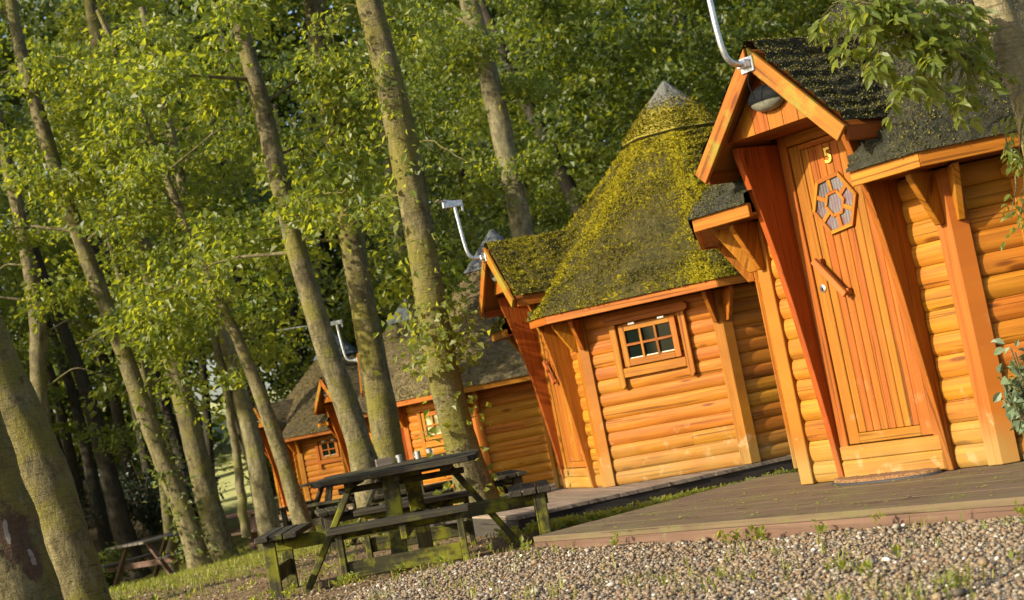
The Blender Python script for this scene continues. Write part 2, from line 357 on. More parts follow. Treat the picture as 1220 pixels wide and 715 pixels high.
class MB:
    """collects boards, bars and prisms in one mesh, with wood UVs along the grain"""
    def __init__(s): s.v = []; s.f = []; s.uv = []; s.r = []; s.T = Matrix(); s.sm = []
    def add(s, verts, faces, g, rnd=None, smooth=False):
        g = Vector(g).normalized()
        a = g.cross(Vector((0, 0, 1)) if abs(g.z) < .9 else Vector((1, 0, 0))).normalized(); b = g.cross(a)
        rnd = random.random() if rnd is None else rnd
        o1, o2 = random.uniform(0, 50), random.uniform(0, 50)
        base = len(s.v)
        uvs = [(p.dot(g)+o1, p.dot(a)+p.dot(b)+o2) for p in verts]
        s.v += [s.T @ p for p in verts]
        for f in faces:
            s.f.append([base+i for i in f]); s.uv += [uvs[i] for i in f]; s.r.append(rnd); s.sm.append(smooth)
    def prism(s, poly, org, ax, ay, az, depth, g, rnd=None):
        """polygon in (ax, ay) extruded along az from 0 to depth"""
        org, ax, ay, az = map(Vector, (org, ax, ay, az)); n = len(poly)
        vs = [org+ax*p[0]+ay*p[1] for p in poly] + [org+ax*p[0]+ay*p[1]+az*depth for p in poly]
        fs = [list(range(n))[::-1], list(range(n, 2*n))] + [[i, (i+1) % n, n+(i+1) % n, n+i] for i in range(n)]
        if ax.cross(ay).dot(az)*depth < 0: fs = [f[::-1] for f in fs]
        # keep outward winding for clockwise polygons
        area = sum(poly[i][0]*poly[(i+1) % n][1]-poly[(i+1) % n][0]*poly[i][1] for i in range(n))
        if area < 0: fs = [f[::-1] for f in fs]
        s.add(vs, fs, g, rnd)
    def box(s, x0, x1, y0, y1, z0, z1, g=None, rnd=None):
        d = (abs(x1-x0), abs(y1-y0), abs(z1-z0))
        if g is None: g = [(1, 0, 0), (0, 1, 0), (0, 0, 1)][d.index(max(d))]
        s.prism([(x0, y0), (x1, y0), (x1, y1), (x0, y1)], (0, 0, z0), (1, 0, 0), (0, 1, 0), (0, 0, 1), z1-z0, g, rnd)
    def bar(s, p0, p1, w, h, upv=(0, 0, 1), rnd=None):
        p0, p1 = Vector(p0), Vector(p1); d = (p1-p0); ln = d.length; d.normalize()
        upv = Vector(upv); sx = d.cross(upv).normalized(); uz = sx.cross(d).normalized()
        s.prism([(-w/2, -h/2), (w/2, -h/2), (w/2, h/2), (-w/2, h/2)], p0, sx, uz, d, ln, d, rnd)
    def build(s, name, material, parent=None, bevel=.004, link=True):
        me = bpy.data.meshes.new(name)
        me.from_pydata([tuple(v) for v in s.v], [], s.f)
        l = me.uv_layers.new(name='UVMap'); l.data.foreach_set('uv', np.array(s.uv, np.float32).ravel())
        a = me.attributes.new('rnd', 'FLOAT', 'FACE'); a.data.foreach_set('value', np.array(s.r, np.float32))
        a = me.attributes.new('hz', 'FLOAT', 'POINT'); a.data.foreach_set('value', np.array([v.z for v in s.v], np.float32))
        me.polygons.foreach_set('use_smooth', np.array(s.sm))
        me.update(); me.materials.append(material)
        o = bpy.data.objects.new(name, me)
        if link: COL.objects.link(o)
        if parent: o.parent = parent
        if bevel:
            b = o.modifiers.new('bevel', 'BEVEL'); b.width = bevel; b.segments = 1; b.limit_method = 'ANGLE'; b.angle_limit = R_(50)
        return o

def tag(o, label, cat, group=None, kind=None):
    o['label'] = label; o['category'] = cat
    if group: o['group'] = group
    if kind: o['kind'] = kind
    return o
def empty(name, loc, rz=0.0):
    o = bpy.data.objects.new(name, None); COL.objects.link(o); o.location = loc; o.rotation_euler = (0, 0, rz); o.empty_display_size = .2
    return o
def copy_tree(o, parent=None):
    c = o.copy(); COL.objects.link(c); c.parent = parent
    for ch in list(o.children): copy_tree(ch, c)
    return c

def tube(path, radii, sides=14, seed=0, lump=0.0, ridged=0):
    """ring mesh along a path -> (V, F)"""
    rng = np.random.RandomState(seed)
    P = np.array(path, float); n = len(P); Rr = np.asarray(radii, float)
    T = np.gradient(P, axis=0); T /= np.linalg.norm(T, axis=1)[:, None]
    ref = np.array([0, 1, 0]) if abs(T[:, 1]).max() < .9 else np.array([0, 0, 1.0])
    A = np.cross(T, ref); A /= np.linalg.norm(A, axis=1)[:, None]; B = np.cross(T, A)
    th = np.linspace(0, 2*PI, sides, endpoint=False)
    rad = Rr[:, None]*np.ones(sides)[None, :]
    if lump:
        s = np.linspace(0, n*.35, n)[:, None]
        for k in range(5):
            f1, f2, p1 = rng.uniform(.6, 2.6), rng.randint(1, 5), rng.uniform(0, 6.3)
            rad = rad*(1+lump*.5*np.sin(f1*s+f2*th[None, :]+p1))
        rad = rad*(1+lump*.25*rng.randn(n, sides))
    V = P[:, None, :]+rad[..., None]*(np.cos(th)[None, :, None]*A[:, None, :]+np.sin(th)[None, :, None]*B[:, None, :])
    i = np.arange(n-1)[:, None]*sides; j = np.arange(sides)[None, :]; j2 = (j+1) % sides
    F = np.stack([i+j, i+j2, i+sides+j2, i+sides+j], -1).reshape(-1, 4)
    return V.reshape(-1, 3), F
def join(parts):
    V = []; F = []; b = 0
    for v, f in parts: V.append(v); F.append(f+b); b += len(v)
    return np.concatenate(V), np.concatenate(F)
def smooth_path(pts, n):
    pts = np.array(pts, float); d = np.r_[0, np.cumsum(np.linalg.norm(np.diff(pts, axis=0), axis=1))]
    t = np.linspace(0, d[-1], n)
    out = np.stack([np.interp(t, d, pts[:, i]) for i in range(3)], 1)
    for _ in range(max(1, n//10)):
        out[1:-1] = .25*out[:-2]+.5*out[1:-1]+.25*out[2:]
    return out

def leaves(P, D, Nn, ln, wd, fold=.25, fine=False):
    """leaf faces at points P, pointing D, facing Nn -> V, F(tri)"""
    D = D/np.linalg.norm(D, axis=1)[:, None]
    S = np.cross(D, Nn); S /= np.linalg.norm(S, axis=1)[:, None]+1e-9
    U = np.cross(S, D)
    ln = ln[:, None]; wd = wd[:, None]; n = len(P)
    if not fine:
        v0 = P; v2 = P+D*ln
        v1 = P+D*ln*.45+S*wd*.5+U*wd*fold; v3 = P+D*ln*.45-S*wd*.5+U*wd*fold
        V = np.stack([v0, v1, v2, v3], 1).reshape(-1, 3)
        b = np.arange(n)[:, None]*4
        F = np.concatenate([b+np.array([[0, 2, 1]]), b+np.array([[0, 3, 2]])], 1).reshape(-1, 3)
        return V, F, 4, 2
    m = [(0, 0, 0), (.22, .36, fold*.7), (.5, .5, fold), (.8, .27, fold*.3), (1, 0, -.25), (.8, -.27, fold*.3), (.5, -.5, fold), (.22, -.36, fold*.7), (.5, 0, -.02)]
    V = np.stack([P+D*ln*a+S*wd*s_+U*wd*u for a, s_, u in m], 1).reshape(-1, 3)
    b = np.arange(n)[:, None]*9
    tri = [(0, 8, 1), (1, 8, 2), (2, 8, 3), (3, 8, 4), (4, 8, 5), (5, 8, 6), (6, 8, 7), (7, 8, 0)]
    F = np.concatenate([b+np.array([t]) for t in tri], 1).reshape(-1, 3)
    return V, F, 9, 8
def leaf_clumps(rng, C, Rh, Rv, per, size, droop=.35, outward=None):
    """flattened leafy sprays round centres C -> arguments for leaves()"""
    n = len(C)*per
    c = np.repeat(C, per, 0); rh = np.repeat(Rh, per)[:, None]; rv = np.repeat(Rv, per)[:, None]
    a = rng.uniform(0, 2*PI, n); r = np.sqrt(rng.uniform(0.02, 1, n))
    off = np.stack([np.cos(a)*r, np.sin(a)*r, np.zeros(n)], 1)
    P = c+off*rh
    tilt = np.repeat(rng.normal(0, .35, (len(C), 2)), per, 0)
    P[:, 2] += (off[:, 0]*tilt[:, 0]+off[:, 1]*tilt[:, 1])*rh[:, 0] + rng.normal(0, 1, n)*rv[:, 0] - droop*(r**2)*rh[:, 0]*.6
    D = off+rng.normal(0, .55, (n, 3)); D[:, 2] -= droop+.15
    Nn = rng.normal(0, .75, (n, 3)); Nn[:, 2] += .8; Nn[:, 1] -= .35; Nn[:, 0] -= .2
    ln = size*rng.uniform(.6, 1.25, n); wd = ln*rng.uniform(.58, .85, n)
    return P, D, Nn, ln, wd
def leaf_object(name, rng, args, material, parent=None, fine=False, bias=None, link=True):
    V, F, nv, nf = leaves(*args, fine=fine)
    n = len(args[0])
    r = np.clip(rng.normal(.5, .17, n)+(0 if bias is None else bias), 0, 1)
    return np_mesh(name, V, F, material, parent, fattr={'rnd': np.repeat(r, nf)}, smooth=False, link=link)

# ------------------------------------------------------------------ cabins
A0, RP, RE = 1.617, 1.75, 2.07          # wall apothem, post circle, eave circle
HW = RP*math.sin(PI/8)
def RZ(k): return Matrix.Rotation(k*PI/4, 4, 'Z')
def vnoise(x, y, seed=0):
    rng = np.random.RandomState(seed); t = rng.rand(256, 256)
    xi = np.floor(x).astype(int); yi = np.floor(y).astype(int); fx = x-xi; fy = y-yi
    fx = fx*fx*(3-2*fx); fy = fy*fy*(3-2*fy)
    g = lambda i, j: t[(xi+i) % 256, (yi+j) % 256]
    return (g(0, 0)*(1-fx)+g(1, 0)*fx)*(1-fy)+(g(0, 1)*(1-fx)+g(1, 1)*fx)*fy

def tufts(V, F, w, count, seed, parent, material, size=(.009, .024)):
    rg = np.random.RandomState(seed)
    nr_ = np.cross(V[F[:, 1]]-V[F[:, 0]], V[F[:, 3]]-V[F[:, 0]]); ar_ = np.linalg.norm(nr_, axis=1); nr_ = nr_/(ar_[:, None]+1e-9)
    wgt = ar_*w+1e-12; ix = rg.choice(len(F), count, p=wgt/wgt.sum()); q = rg.rand(count, 2); p4 = V[F[ix]]
    Pt = (p4[:, 0]*(1-q[:, :1])+p4[:, 1]*q[:, :1])*(1-q[:, 1:])+(p4[:, 3]*(1-q[:, :1])+p4[:, 2]*q[:, :1])*q[:, 1:]
    nn_ = nr_[ix]; dn = np.array([0, 0, -1.0])[None]-nn_*(-nn_[:, 2:3])
    Dd = dn*rg.uniform(-.2, 1.0, (count, 1))+nn_*rg.uniform(.1, .7, (count, 1))+rg.normal(0, .45, (count, 3)); ln_ = rg.uniform(size[0], size[1], count)
    return leaf_object('moss', rg, (Pt, Dd, nn_+rg.normal(0, .4, (count, 3)), ln_, ln_*.8), material, parent, bias=.25*(vnoise(Pt[:, 0]*3+40, Pt[:, 2]*3+40, 6)-.5))

def slope_grid(pl, pr, tl, tr, cols, rows, courses, seed, thick=.020, rough=.014, fl=True, fr=True, ft=False, tip=False):
    """shingled slope between eave edge pl-pr and top edge tl-tr"""
    u = np.linspace(0, 1, cols); v = np.linspace(0, 1, rows)
    U, Vv = np.meshgrid(u, v)
    pl, pr, tl, tr = [np.array(a, float) for a in (pl, pr, tl, tr)]
    Lf = pl+(tl-pl)*Vv[..., None]; Rg = pr+(tr-pr)*Vv[..., None]
    P = Lf+(Rg-Lf)*U[..., None]
    nrm = np.cross(pr-pl, tl-pl); nrm /= np.linalg.norm(nrm)
    w = np.linalg.norm(pr-pl); h = np.linalg.norm((tl+tr)/2-(pl+pr)/2)
    X = (U-.5)*np.linalg.norm(Rg-Lf, axis=-1); Y = Vv*h
    cj = vnoise(X*16+40, Y*0+7, seed+3)*.35+vnoise(X*2.1+9, Y*0+3, seed+9)*.55
    s = (Vv*courses+cj) % 1.0
    d = thick*(1-s)**1.5 + rough*(vnoise(X*22+50, Y*30+50, seed)-.4) + rough*1.6*(vnoise(X*6+20, Y*7+20, seed+1)-.5) + .016*(vnoise(X*1.3+30, Y*1.3+30, seed+2)-.5)*Vv*(1-Vv)*4
    edge = np.minimum(1, Vv*rows/1.5)
    wl = np.linalg.norm(Rg-Lf, axis=-1)
    for on, dist in ((fl, U*wl), (fr, (1-U)*wl), (ft, (1-Vv)*h)):
        if on: edge = edge*np.clip(dist/.03, 0, 1)**.6
    if tip: edge = edge*np.clip((1-Vv)*1.6, 0, 1)
    P = P+nrm*(d*edge+.004*(edge > 0))[..., None]
    i = np.arange(rows-1)[:, None]*cols+np.arange(cols-1)[None, :]
    F = np.stack([i, i+1, i+cols+1, i+cols], -1).reshape(-1, 4)
    return P.reshape(-1, 3), F, s.ravel(), (U*2-1).ravel(), Vv.ravel(), np.stack([X.ravel(), Y.ravel()], 1)

def log_wall(spans, k, seed, nlogs=13, H=1.478):
    rs = random.getstate(); random.seed(seed)
    mb = MB(); mb.T = RZ(k); h = H/nlogs
    for i in range(nlogs):
        z0 = i*h; rnd = random.random(); b = random.uniform(.014, .018)
        arc = [(-(A0-.036+b*math.sin(PI*t)**.55), z0+.0012+(h-.0024)*t) for t in [j/9 for j in range(10)]]
        for (x0, x1) in spans:
            poly = [(-1.50, z0+.0012)]+arc+[(-1.50, z0+h-.0012)]
            cuts = [x0, x1]
            if x1-x0 > 1 and random.random() < .45: cuts = [x0, random.uniform(x0+.3, x1-.3), x1]
            for a, c in zip(cuts[:-1], cuts[1:]):
                mb.prism([(p[0], p[1]) for p in poly], (a, 0, 0), (0, 1, 0), (0, 0, 1), (1, 0, 0), c-a-(.0015 if c != x1 else 0), (1, 0, 0), rnd if len(cuts) == 2 else None)
    # backing so no light leaks between logs
    for (x0, x1) in spans: mb.box(x0, x1, -1.53, -1.47, 0, H, (1, 0, 0), .2)
    random.setstate(rs); return mb
def shade_smooth(o, ang=35):
    me = o.data; me.polygons.foreach_set('use_smooth', np.ones(len(me.polygons), bool)); me.set_sharp_from_angle(angle=R_(ang)); return o

POSTP = {}
def post_mb(k):
    mb = MB(); th = (k+.5)*PI/4 - PI/2        # corner between wall k and k+1
    Rm = RZ(k); mb.T = Rm
    c = Vector((HW, -A0, 0)); t0 = Vector((-1, 0, 0)); t1 = Vector((math.cos(PI/4), math.sin(PI/4), 0))
    n0 = Vector((0, 1, 0)); n1 = Vector((math.cos(PI/4+PI/2), math.sin(PI/4+PI/2), 0))
    w = .088; d = .05
    pts = [c, c+t1*w, c+t1*w+n1*d, c+(n0+n1)*.5*d*1.1, c+t0*w+n0*d, c+t0*w]
    mb.prism([(p.x, p.y) for p in pts], (0, 0, 0), (1, 0, 0), (0, 1, 0), (0, 0, 1), 1.474, (0, 0, 1))
    return mb
def bracket_mb(k, side):
    mb = MB(); mb.T = RZ(k)
    x = side*(HW-.050)
    out = [(-A0-.001, 1.205), (-A0-.042, 1.205), (-A0-.185, 1.445), (-A0-.185, 1.474), (-A0-.001, 1.474)]
    mb.prism(out, (x-.018, 0, 0), (0, 1, 0), (0, 0, 1), (1, 0, 0), .036, (0, .4, 1))
    return mb

def fascia_mb(k, spans=None):
    mb = MB(); mb.T = RZ(k); ro, ri = RE, RE-.03
    ao, ai = ro*math.cos(PI/8), ri*math.cos(PI/8); ho, hi = ro*math.sin(PI/8)-.001, ri*math.sin(PI/8)-.001
    for (a, c) in (spans or [(-1, 1)]):
        xo0, xi0 = (-ho, -hi) if a == -1 else (a, a)
        xo1, xi1 = (ho, hi) if c == 1 else (c, c)
        mb.prism([(xo0, -ao), (xo1, -ao), (xi1, -ai), (xi0, -ai)], (0, 0, 1.476), (1, 0, 0), (0, 1, 0), (0, 0, 1), .074, (1, 0, 0))
    return mb

def make_cabin(pose, style, label, hi=True, wcols=3, pane='glass', number=None, lit_seed=0):
    random.seed(100+style)
    x, y, r, z = pose
    root = empty('log_cabin', (x, y, z), r)
    tag(root, label, 'cabin', 'octagonal log cabins in a row')
    W = lambda px, n, zz: (px, -n, zz)
    # walls
    for k in range(8):
        spans = [(-HW+.06, -.345), (.345, HW-.06)] if k == 0 else [(-HW+.06, HW-.06)]
        shade_smooth(log_wall(spans, k, 10*style+k).build('log_wall', M['log'], root, bevel=0))
    for k in range(8):
        po = post_mb(k).build('corner_post', M['board'], root)
        bracket_mb(k, 1).build('eave_bracket', M['board'], root)
        bracket_mb((k+1) % 8, -1).build('eave_bracket', M['board'], root)
        for span in ([(-1, -.360)], [(.360, 1)]) if k == 0 else ([(-1, 1)],):
            fascia_mb(k, span).build('eave_board', M['board'], root, bevel=.003)
    mb = MB()
    for k in range(8):
        mb.T = RZ(k); a1, h1, a2, h2 = 1.90, 1.90*math.tan(PI/8), 1.55, 1.55*math.tan(PI/8)
        if k == 0:
            for s in (-1, 1):
                q = [(s*.361, -a1), (s*h1, -a1), (s*h2, -a2), (s*.361, -a2)]
                mb.prism(q if s > 0 else q[::-1], (0, 0, 1.485), (1, 0, 0), (0, 1, 0), (0, 0, 1), .012, (1, 0, 0))
        else:
            mb.prism([(-h1, -a1), (h1, -a1), (h2, -a2), (-h2, -a2)], (0, 0, 1.485), (1, 0, 0), (0, 1, 0), (0, 0, 1), .012, (1, 0, 0))
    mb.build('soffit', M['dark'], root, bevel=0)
    # roof
    cols, rows, nc = (84, 118, 21) if hi else (26, 60, 15)
    parts = []; st = []; ms = []; uvp = []
    base = 0; allV = []; allF = []
    for k in range(8):
        a0 = (k-.5)*PI/4-PI/2; a1 = (k+.5)*PI/4-PI/2
        c = lambda rr, a, zz: (rr*math.cos(a), rr*math.sin(a), zz)
        V, F, s, uu, vv, xy = slope_grid(c(2.095, a0, 1.548), c(2.095, a1, 1.548), c(.425, a0, 3.055), c(.425, a1, 3.055), cols, rows, nc, style*50+k, .030 if style == 1 else .024, .016)
        if k == 0:
            ctr = V[F].mean(1); F = F[~((np.abs(ctr[:, 0]) < .350) & (ctr[:, 2] < 2.25-1.145*np.abs(ctr[:, 0])))]
        hip = np.exp(-((1-np.abs(uu))/.22)**2)
        big = vnoise(xy[:, 0]*2.5+11, xy[:, 1]*2.2+5, style*7+k)
        if style == 1: m_ = .42*np.exp(-((.84-uu)/.22)**2)*(1.1-.4*vv) + .42*np.exp(-((-.84-uu)/.16)**2)*np.clip(vv*2.2, .4, 1) + .08*vv + .25*np.clip((vv-.8)/.1, 0, 1) - .08 + .30*(big-.5)
        elif style == 2: m_ = .22*np.clip(uu, 0, 1) - .12 + .3*(big-.5)
        elif style == 0: m_ = .10*hip + .4*(big-.5) - .05
        else: m_ = .1*hip + .4*(big-.5)
        allV.append(V); allF.append(F+base); base += len(V); st.append(s); ms.append(m_); uvp.append(xy+[k*3.1, 0])
    V = np.concatenate(allV); F = np.concatenate(allF); uvp = np.concatenate(uvp)
    roof = np_mesh('roof', V, F, RM[style], root, pattr={'moss': np.concatenate(ms), 'step': np.concatenate(st)}, uv=uvp[F.ravel()], smooth=True)
    roof.data.set_sharp_from_angle(angle=R_(70))
    if style in (2, 3, 4): tufts(V, F, (V[F].mean(1)[:, 1] < .6)*(.2+vnoise(V[F[:, 0], 0]*4+50, V[F[:, 0], 2]*4+50, 3)), 16000, 70+style, roof, M['mossgrey'], (.012, .028))
    # tufts of moss and lifted shingle edges standing off the surface
    if hi:
        rg = np.random.RandomState(style+5); mm = np.concatenate(ms); stp = np.concatenate(st)
        tri = V[F[:, :3]]; ar_ = np.linalg.norm(np.cross(tri[:, 1]-tri[:, 0], tri[:, 2]-tri[:, 0]), axis=1); nr_ = np.cross(tri[:, 1]-tri[:, 0], V[F[:, 3]]-tri[:, 0]); nr_ /= np.linalg.norm(nr_, axis=1)[:, None]+1e-9
        vis = (V[F].mean(1)[:, 1] < .5)
        wgt = ar_*vis*(V[F[:, 0], 2] < 2.995)*np.clip((.5 if style == 1 else .7)+mm[F[:, 0]]*1.6+1.3*(vnoise(V[F[:, 0], 0]*7+50, V[F[:, 0], 2]*7+50, 3)-.5), .02, 2)
        nT = 76000 if style == 1 else 62000
        ix = rg.choice(len(F), nT, p=wgt/wgt.sum()); uvw = rg.rand(nT, 2)
        p4 = V[F[ix]]; Pt = (p4[:, 0]*(1-uvw[:, :1])+p4[:, 1]*uvw[:, :1])*(1-uvw[:, 1:])+(p4[:, 3]*(1-uvw[:, :1])+p4[:, 2]*uvw[:, :1])*uvw[:, 1:]
        nn_ = nr_[ix]; dn = np.array([0, 0, -1.0])[None]-nn_*(-nn_[:, 2:3]); Dd = dn*rg.uniform(-.2, 1.0, (nT, 1))+nn_*rg.uniform(.1, .7, (nT, 1))+rg.normal(0, .45, (nT, 3)); ln_ = rg.uniform(.007, .020, nT) if style == 1 else rg.uniform(.005, .014, nT)
        leaf_object('moss', rg, (Pt, Dd, nn_+rg.normal(0, .4, (nT, 3)), ln_, ln_*.8), M['mossbright'] if style == 1 else M['mossdark'], roof, bias=.5*(vnoise(Pt[:, 0]*3+40, Pt[:, 2]*3+40, 6)-.5)+(1.1*(mm[F[ix, 0]]-.13) if style == 1 else 0))
    parts = []; ms = []
    cV = []; cF = []; base = 0; cs = []; cu = []
    for k in range(8):
        a0 = (k-.5)*PI/4-PI/2; a1 = (k+.5)*PI/4-PI/2
        c = lambda rr, a, zz: (rr*math.cos(a), rr*math.sin(a), zz)
        V, F, s, uu, vv, xy = slope_grid(c(.508, a0, 3.045), c(.508, a1, 3.045), c(.012, a0, 3.575), c(.012, a1, 3.575), 24, 40, 4, style*50+k+20, .016, .018 if style == 1 else .008, tip=True)
        cV.append(V); cF.append(F+base); base += len(V); cs.append(s); ms.append(.55-1.25*np.clip(vv-.25, 0, 1)+.1*np.abs(uu)); cu.append(xy)
    # rim under the cap
    for k in range(8):
        a0 = (k-.5)*PI/4-PI/2; a1 = (k+.5)*PI/4-PI/2
        q = np.array([[(.510)*math.cos(a0), (.510)*math.sin(a0), 3.047], [(.510)*math.cos(a1), (.510)*math.sin(a1), 3.047], [.40*math.cos(a1), .40*math.sin(a1), 3.012], [.40*math.cos(a0), .40*math.sin(a0), 3.012]])
        cV.append(q); cF.append(np.array([[0, 3, 2, 1]])+base); base += 4; cs.append(np.zeros(4)); ms.append(np.full(4, -1.0)); cu.append(np.zeros((4, 2)))
    V = np.concatenate(cV); F = np.concatenate(cF); cu = np.concatenate(cu)
    cap = np_mesh('roof_cap', V, F, CM[style], roof, pattr={'moss': np.concatenate(ms), 'step': np.concatenate(cs)}, uv=cu[F.ravel()], smooth=True)
    cap.data.set_sharp_from_angle(angle=R_(60))
    if style == 1: tufts(V, F, np.clip(np.concatenate(ms)[F[:, 0]]+.05, 0, 1)*(V[F[:, 0], 2] > 3.055), 7500, 61, cap, M['mossbright'], (.010, .026))
    # porch roof: two shingled slopes running back into the main roof
    tz, ez, ex, nf, nb = 2.285, 1.748, .515, 2.055, 1.02
    SL = math.hypot(ex, tz-ez)
    pV = []; pF = []; base = 0; ps = []; pm = []; pu = []
    for s_ in (-1, 1):
        e0 = (s_*ex, -nf, ez); e1 = (s_*ex, -nb, ez); t0 = (0, -nf, tz+.012); t1 = (0, -nb, tz+.012)
        a, b, c_, d_ = (e0, e1, t0, t1) if s_ > 0 else (e1, e0, t1, t0)
        V, F, s, uu, vv, xy = slope_grid(a, b, c_, d_, 60 if hi else 20, 54 if hi else 24, 8, style*50+30+s_, .018, .014, False, False, True)
        V[:, 2] += .034
        pV.append(V); pF.append(F+base); base += len(V); ps.append(s); pm.append((.06 if style == 1 else 0.0)+.25*np.exp(-((1-vv)/.12)**2)); pu.append(xy+[s_*5, 0])
    V = np.concatenate(pV); F = np.concatenate(pF); pu = np.concatenate(pu)
    pr = np_mesh('porch_roof', V, F, RM[style], root, pattr={'moss': np.concatenate(pm), 'step': np.concatenate(ps)}, uv=pu[F.ravel()], smooth=True)
    pr.data.set_sharp_from_angle(angle=R_(70))
    if hi: tufts(V, F, .25+vnoise(V[F[:, 0], 1]*9+40, V[F[:, 0], 2]*9+40, 3), 9000 if style == 1 else 14000, 62+style, pr, M['mossbright'] if style == 1 else M['mossdark'], (.007, .020) if style == 1 else (.005, .014))
    sl = Vector((ex, 0, ez-tz)).normalized(); nr = Vector((-sl.z, 0, sl.x))
    mb = MB()
    for s_ in (-1, 1):   # roof boarding under the shingles
        d = Vector((s_*sl.x, 0, sl.z)); nn = Vector((s_*nr.x, 0, nr.z))
        p = [(0, 0), (SL-.015, 0), (SL-.015, -.022), (0.0, -.022)]
        mb.prism(p if s_ > 0 else p[::-1], Vector((0, -nf+.02, tz)), d, nn, Vector((0, 1, 0)), 1.0, (0, 1, 0))
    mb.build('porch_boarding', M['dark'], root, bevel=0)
    for s_ in (-1, 1):
        mb = MB(); d = Vector((s_*sl.x, 0, sl.z)); nn = Vector((s_*nr.x, 0, nr.z))
        # bargeboard: plumb cut at the ridge, square cut at the tip
        w = .088; cut = w*sl.x/(-sl.z) if sl.z else 0
        p = [(0.001*s_+0, .012), (SL+.008, .012), (SL+.008, .012-w), (-(-sl.z/sl.x)*(-w)*0+w*(-sl.z)/sl.x, .012-w)]
        mb.prism(p if s_ > 0 else p[::-1], Vector((s_*.001, -nf-.002, tz)), d, nn, Vector((0, -1, 0)), .024, d)
        mb.build('bargeboard', M['barge'], root, bevel=.003)
        mb = MB()
        mb.box(s_*(ex-.026)-.011, s_*(ex-.026)+.011, -nf+.025, -1.45, ez-.062, ez+.016, (0, 1, 0))
        mb.build('porch_eave_board', M['porch'], root)
        # tapering side panel
        mb = MB()
        pts = [(A0-.055, 1.475), (A0-.055, 0.0), (1.630, 0.0), (1.655, .30), (1.690, .60), (1.735, .95), (1.785, 1.25), (1.845, 1.52), (1.915, 1.78), (1.922, 1.845), (A0-.055, 1.845)]
        n0 = (s_*.362)
        mb.prism([(-p[0], p[1]) for p in pts], (n0-.019, 0, 0), (0, 1, 0), (0, 0, 1), (1, 0, 0), .038, (0, 0, 1))
        mb.build('porch_side_panel', M['porch'], root, bevel=.003)
    # gable boards
    mb = MB(); nb_ = 7; half = .36
    for i in range(nb_):
        x0 = -half+i*2*half/nb_+.0015; x1 = -half+(i+1)*2*half/nb_-.0015
        zt = lambda xx: tz-.055-abs(xx)*(tz-ez)/ex
        poly = [(x0, 1.872), (x1, 1.872), (x1, max(1.874, zt(x1))), (x0, max(1.874, zt(x0)))]
        if x0 < 0 < x1: poly = [(x0, 1.872), (x1, 1.872), (x1, zt(x1)), (0, zt(0)), (x0, zt(x0))]
        mb.prism(poly, (0, -1.962, 0), (1, 0, 0), (0, 0, 1), (0, 1, 0), .018, (0, 0, 1))
    mb.build('gable_panel', M['doorw'], root, bevel=.002)
    mb = MB()
    for i in range(3): mb.box(-.342, .342, -1.943+i*.125, -1.943+i*.125+.122, 1.872, 1.888, (1, 0, 0))
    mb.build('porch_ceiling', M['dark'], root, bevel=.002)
    # bulkhead lamp
    def ellipsoid(c, rx, ry, rz_, z0=-1, z1=1, nu=24, nv=10):
        V = []; F = []
        for j in range(nv+1):
            zz = z0+(z1-z0)*j/nv; q = math.sqrt(max(0, 1-zz*zz))
            for i in range(nu): V.append((c[0]+rx*q*math.cos(2*PI*i/nu), c[1]+ry*q*math.sin(2*PI*i/nu), c[2]+rz_*zz))
        for j in range(nv):
            for i in range(nu): F.append((j*nu+i, j*nu+(i+1) % nu, (j+1)*nu+(i+1) % nu, (j+1)*nu+i))
        return np.array(V), np.array(F)
    V, F = ellipsoid((0, -1.985, 2.03), .128, .066, .072, -.25, 1)
    lamp = np_mesh('wall_lamp', V, F, M['black'], root, smooth=True)
    V, F = ellipsoid((0, -1.985, 2.028), .118, .062, .068, -1, .02)
    np_mesh('lamp_lens', V, F, M['lens'], lamp, smooth=True)
    mb = MB(); mb.box(-.06, .06, -1.985, -1.960, 1.99, 2.08, (1, 0, 0)); mb.build('lamp_base', M['black'], lamp)
    # door frame and boards above
    mb = MB()
    mb.box(-.343, -.286, -1.612, -1.545, .105, 1.872, (0, 0, 1)); mb.box(.286, .343, -1.612, -1.545, .105, 1.872, (0, 0, 1))
    mb.box(-.286, .286, -1.611, -1.545, 1.812, 1.872, (1, 0, 0))
    mb.build('door_frame', M['doorw'], root)
    mb = MB(); mb.box(-.343, .343, -1.622, -1.53, .105, .180, (1, 0, 0)); mb.build('threshold', M['board'], root, bevel=.006)
    mb = MB(); mb.box(-.343, .343, -1.632, -1.53, .0, .104, (1, 0, 0)); mb.build('kick_board', M['log'], root, bevel=.012)
    # door leaf: stiles, rails and grooved boards
    mb = MB(); f_ = -1.600
    mb.box(-.283, -.207, f_, f_+.04, .186, 1.808, (0, 0, 1)); mb.box(.207, .283, f_, f_+.04, .186, 1.808, (0, 0, 1))
    mb.box(-.207, .207, f_, f_+.04, 1.778, 1.808, (1, 0, 0)); mb.box(-.207, .207, f_, f_+.04, .186, .240, (1, 0, 0))
    for i in range(8):
        x0 = -.205+i*.05125; mb.box(x0+.0012, x0+.0500, f_+.004, f_+.035, .242, 1.776, (0, 0, 1))
    mb.box(-.2, .2, f_+.03, f_+.04, .25, 1.77, (0, 0, 1))
    door = mb.build('door', M['doorw'], root, bevel=.0035)
    # hexagonal light
    cx, cz = -.035, 1.452; rot = R_(6)
    hexp = lambda rr: [(cx+.93*rr*math.cos(rot+i*PI/3), cz+1.0*rr*math.sin(rot+i*PI/3)) for i in range(6)]
    def ring(mb, r0, r1, yb, d):
        a, b = hexp(r0), hexp(r1)
        for i in range(6):
            j = (i+1) % 6
            mb.prism([a[i], b[i], b[j], a[j]], (0, yb, 0), (1, 0, 0), (0, 0, 1), (0, 1, 0), d, (b[j][0]-b[i][0], 0, b[j][1]-b[i][1]))
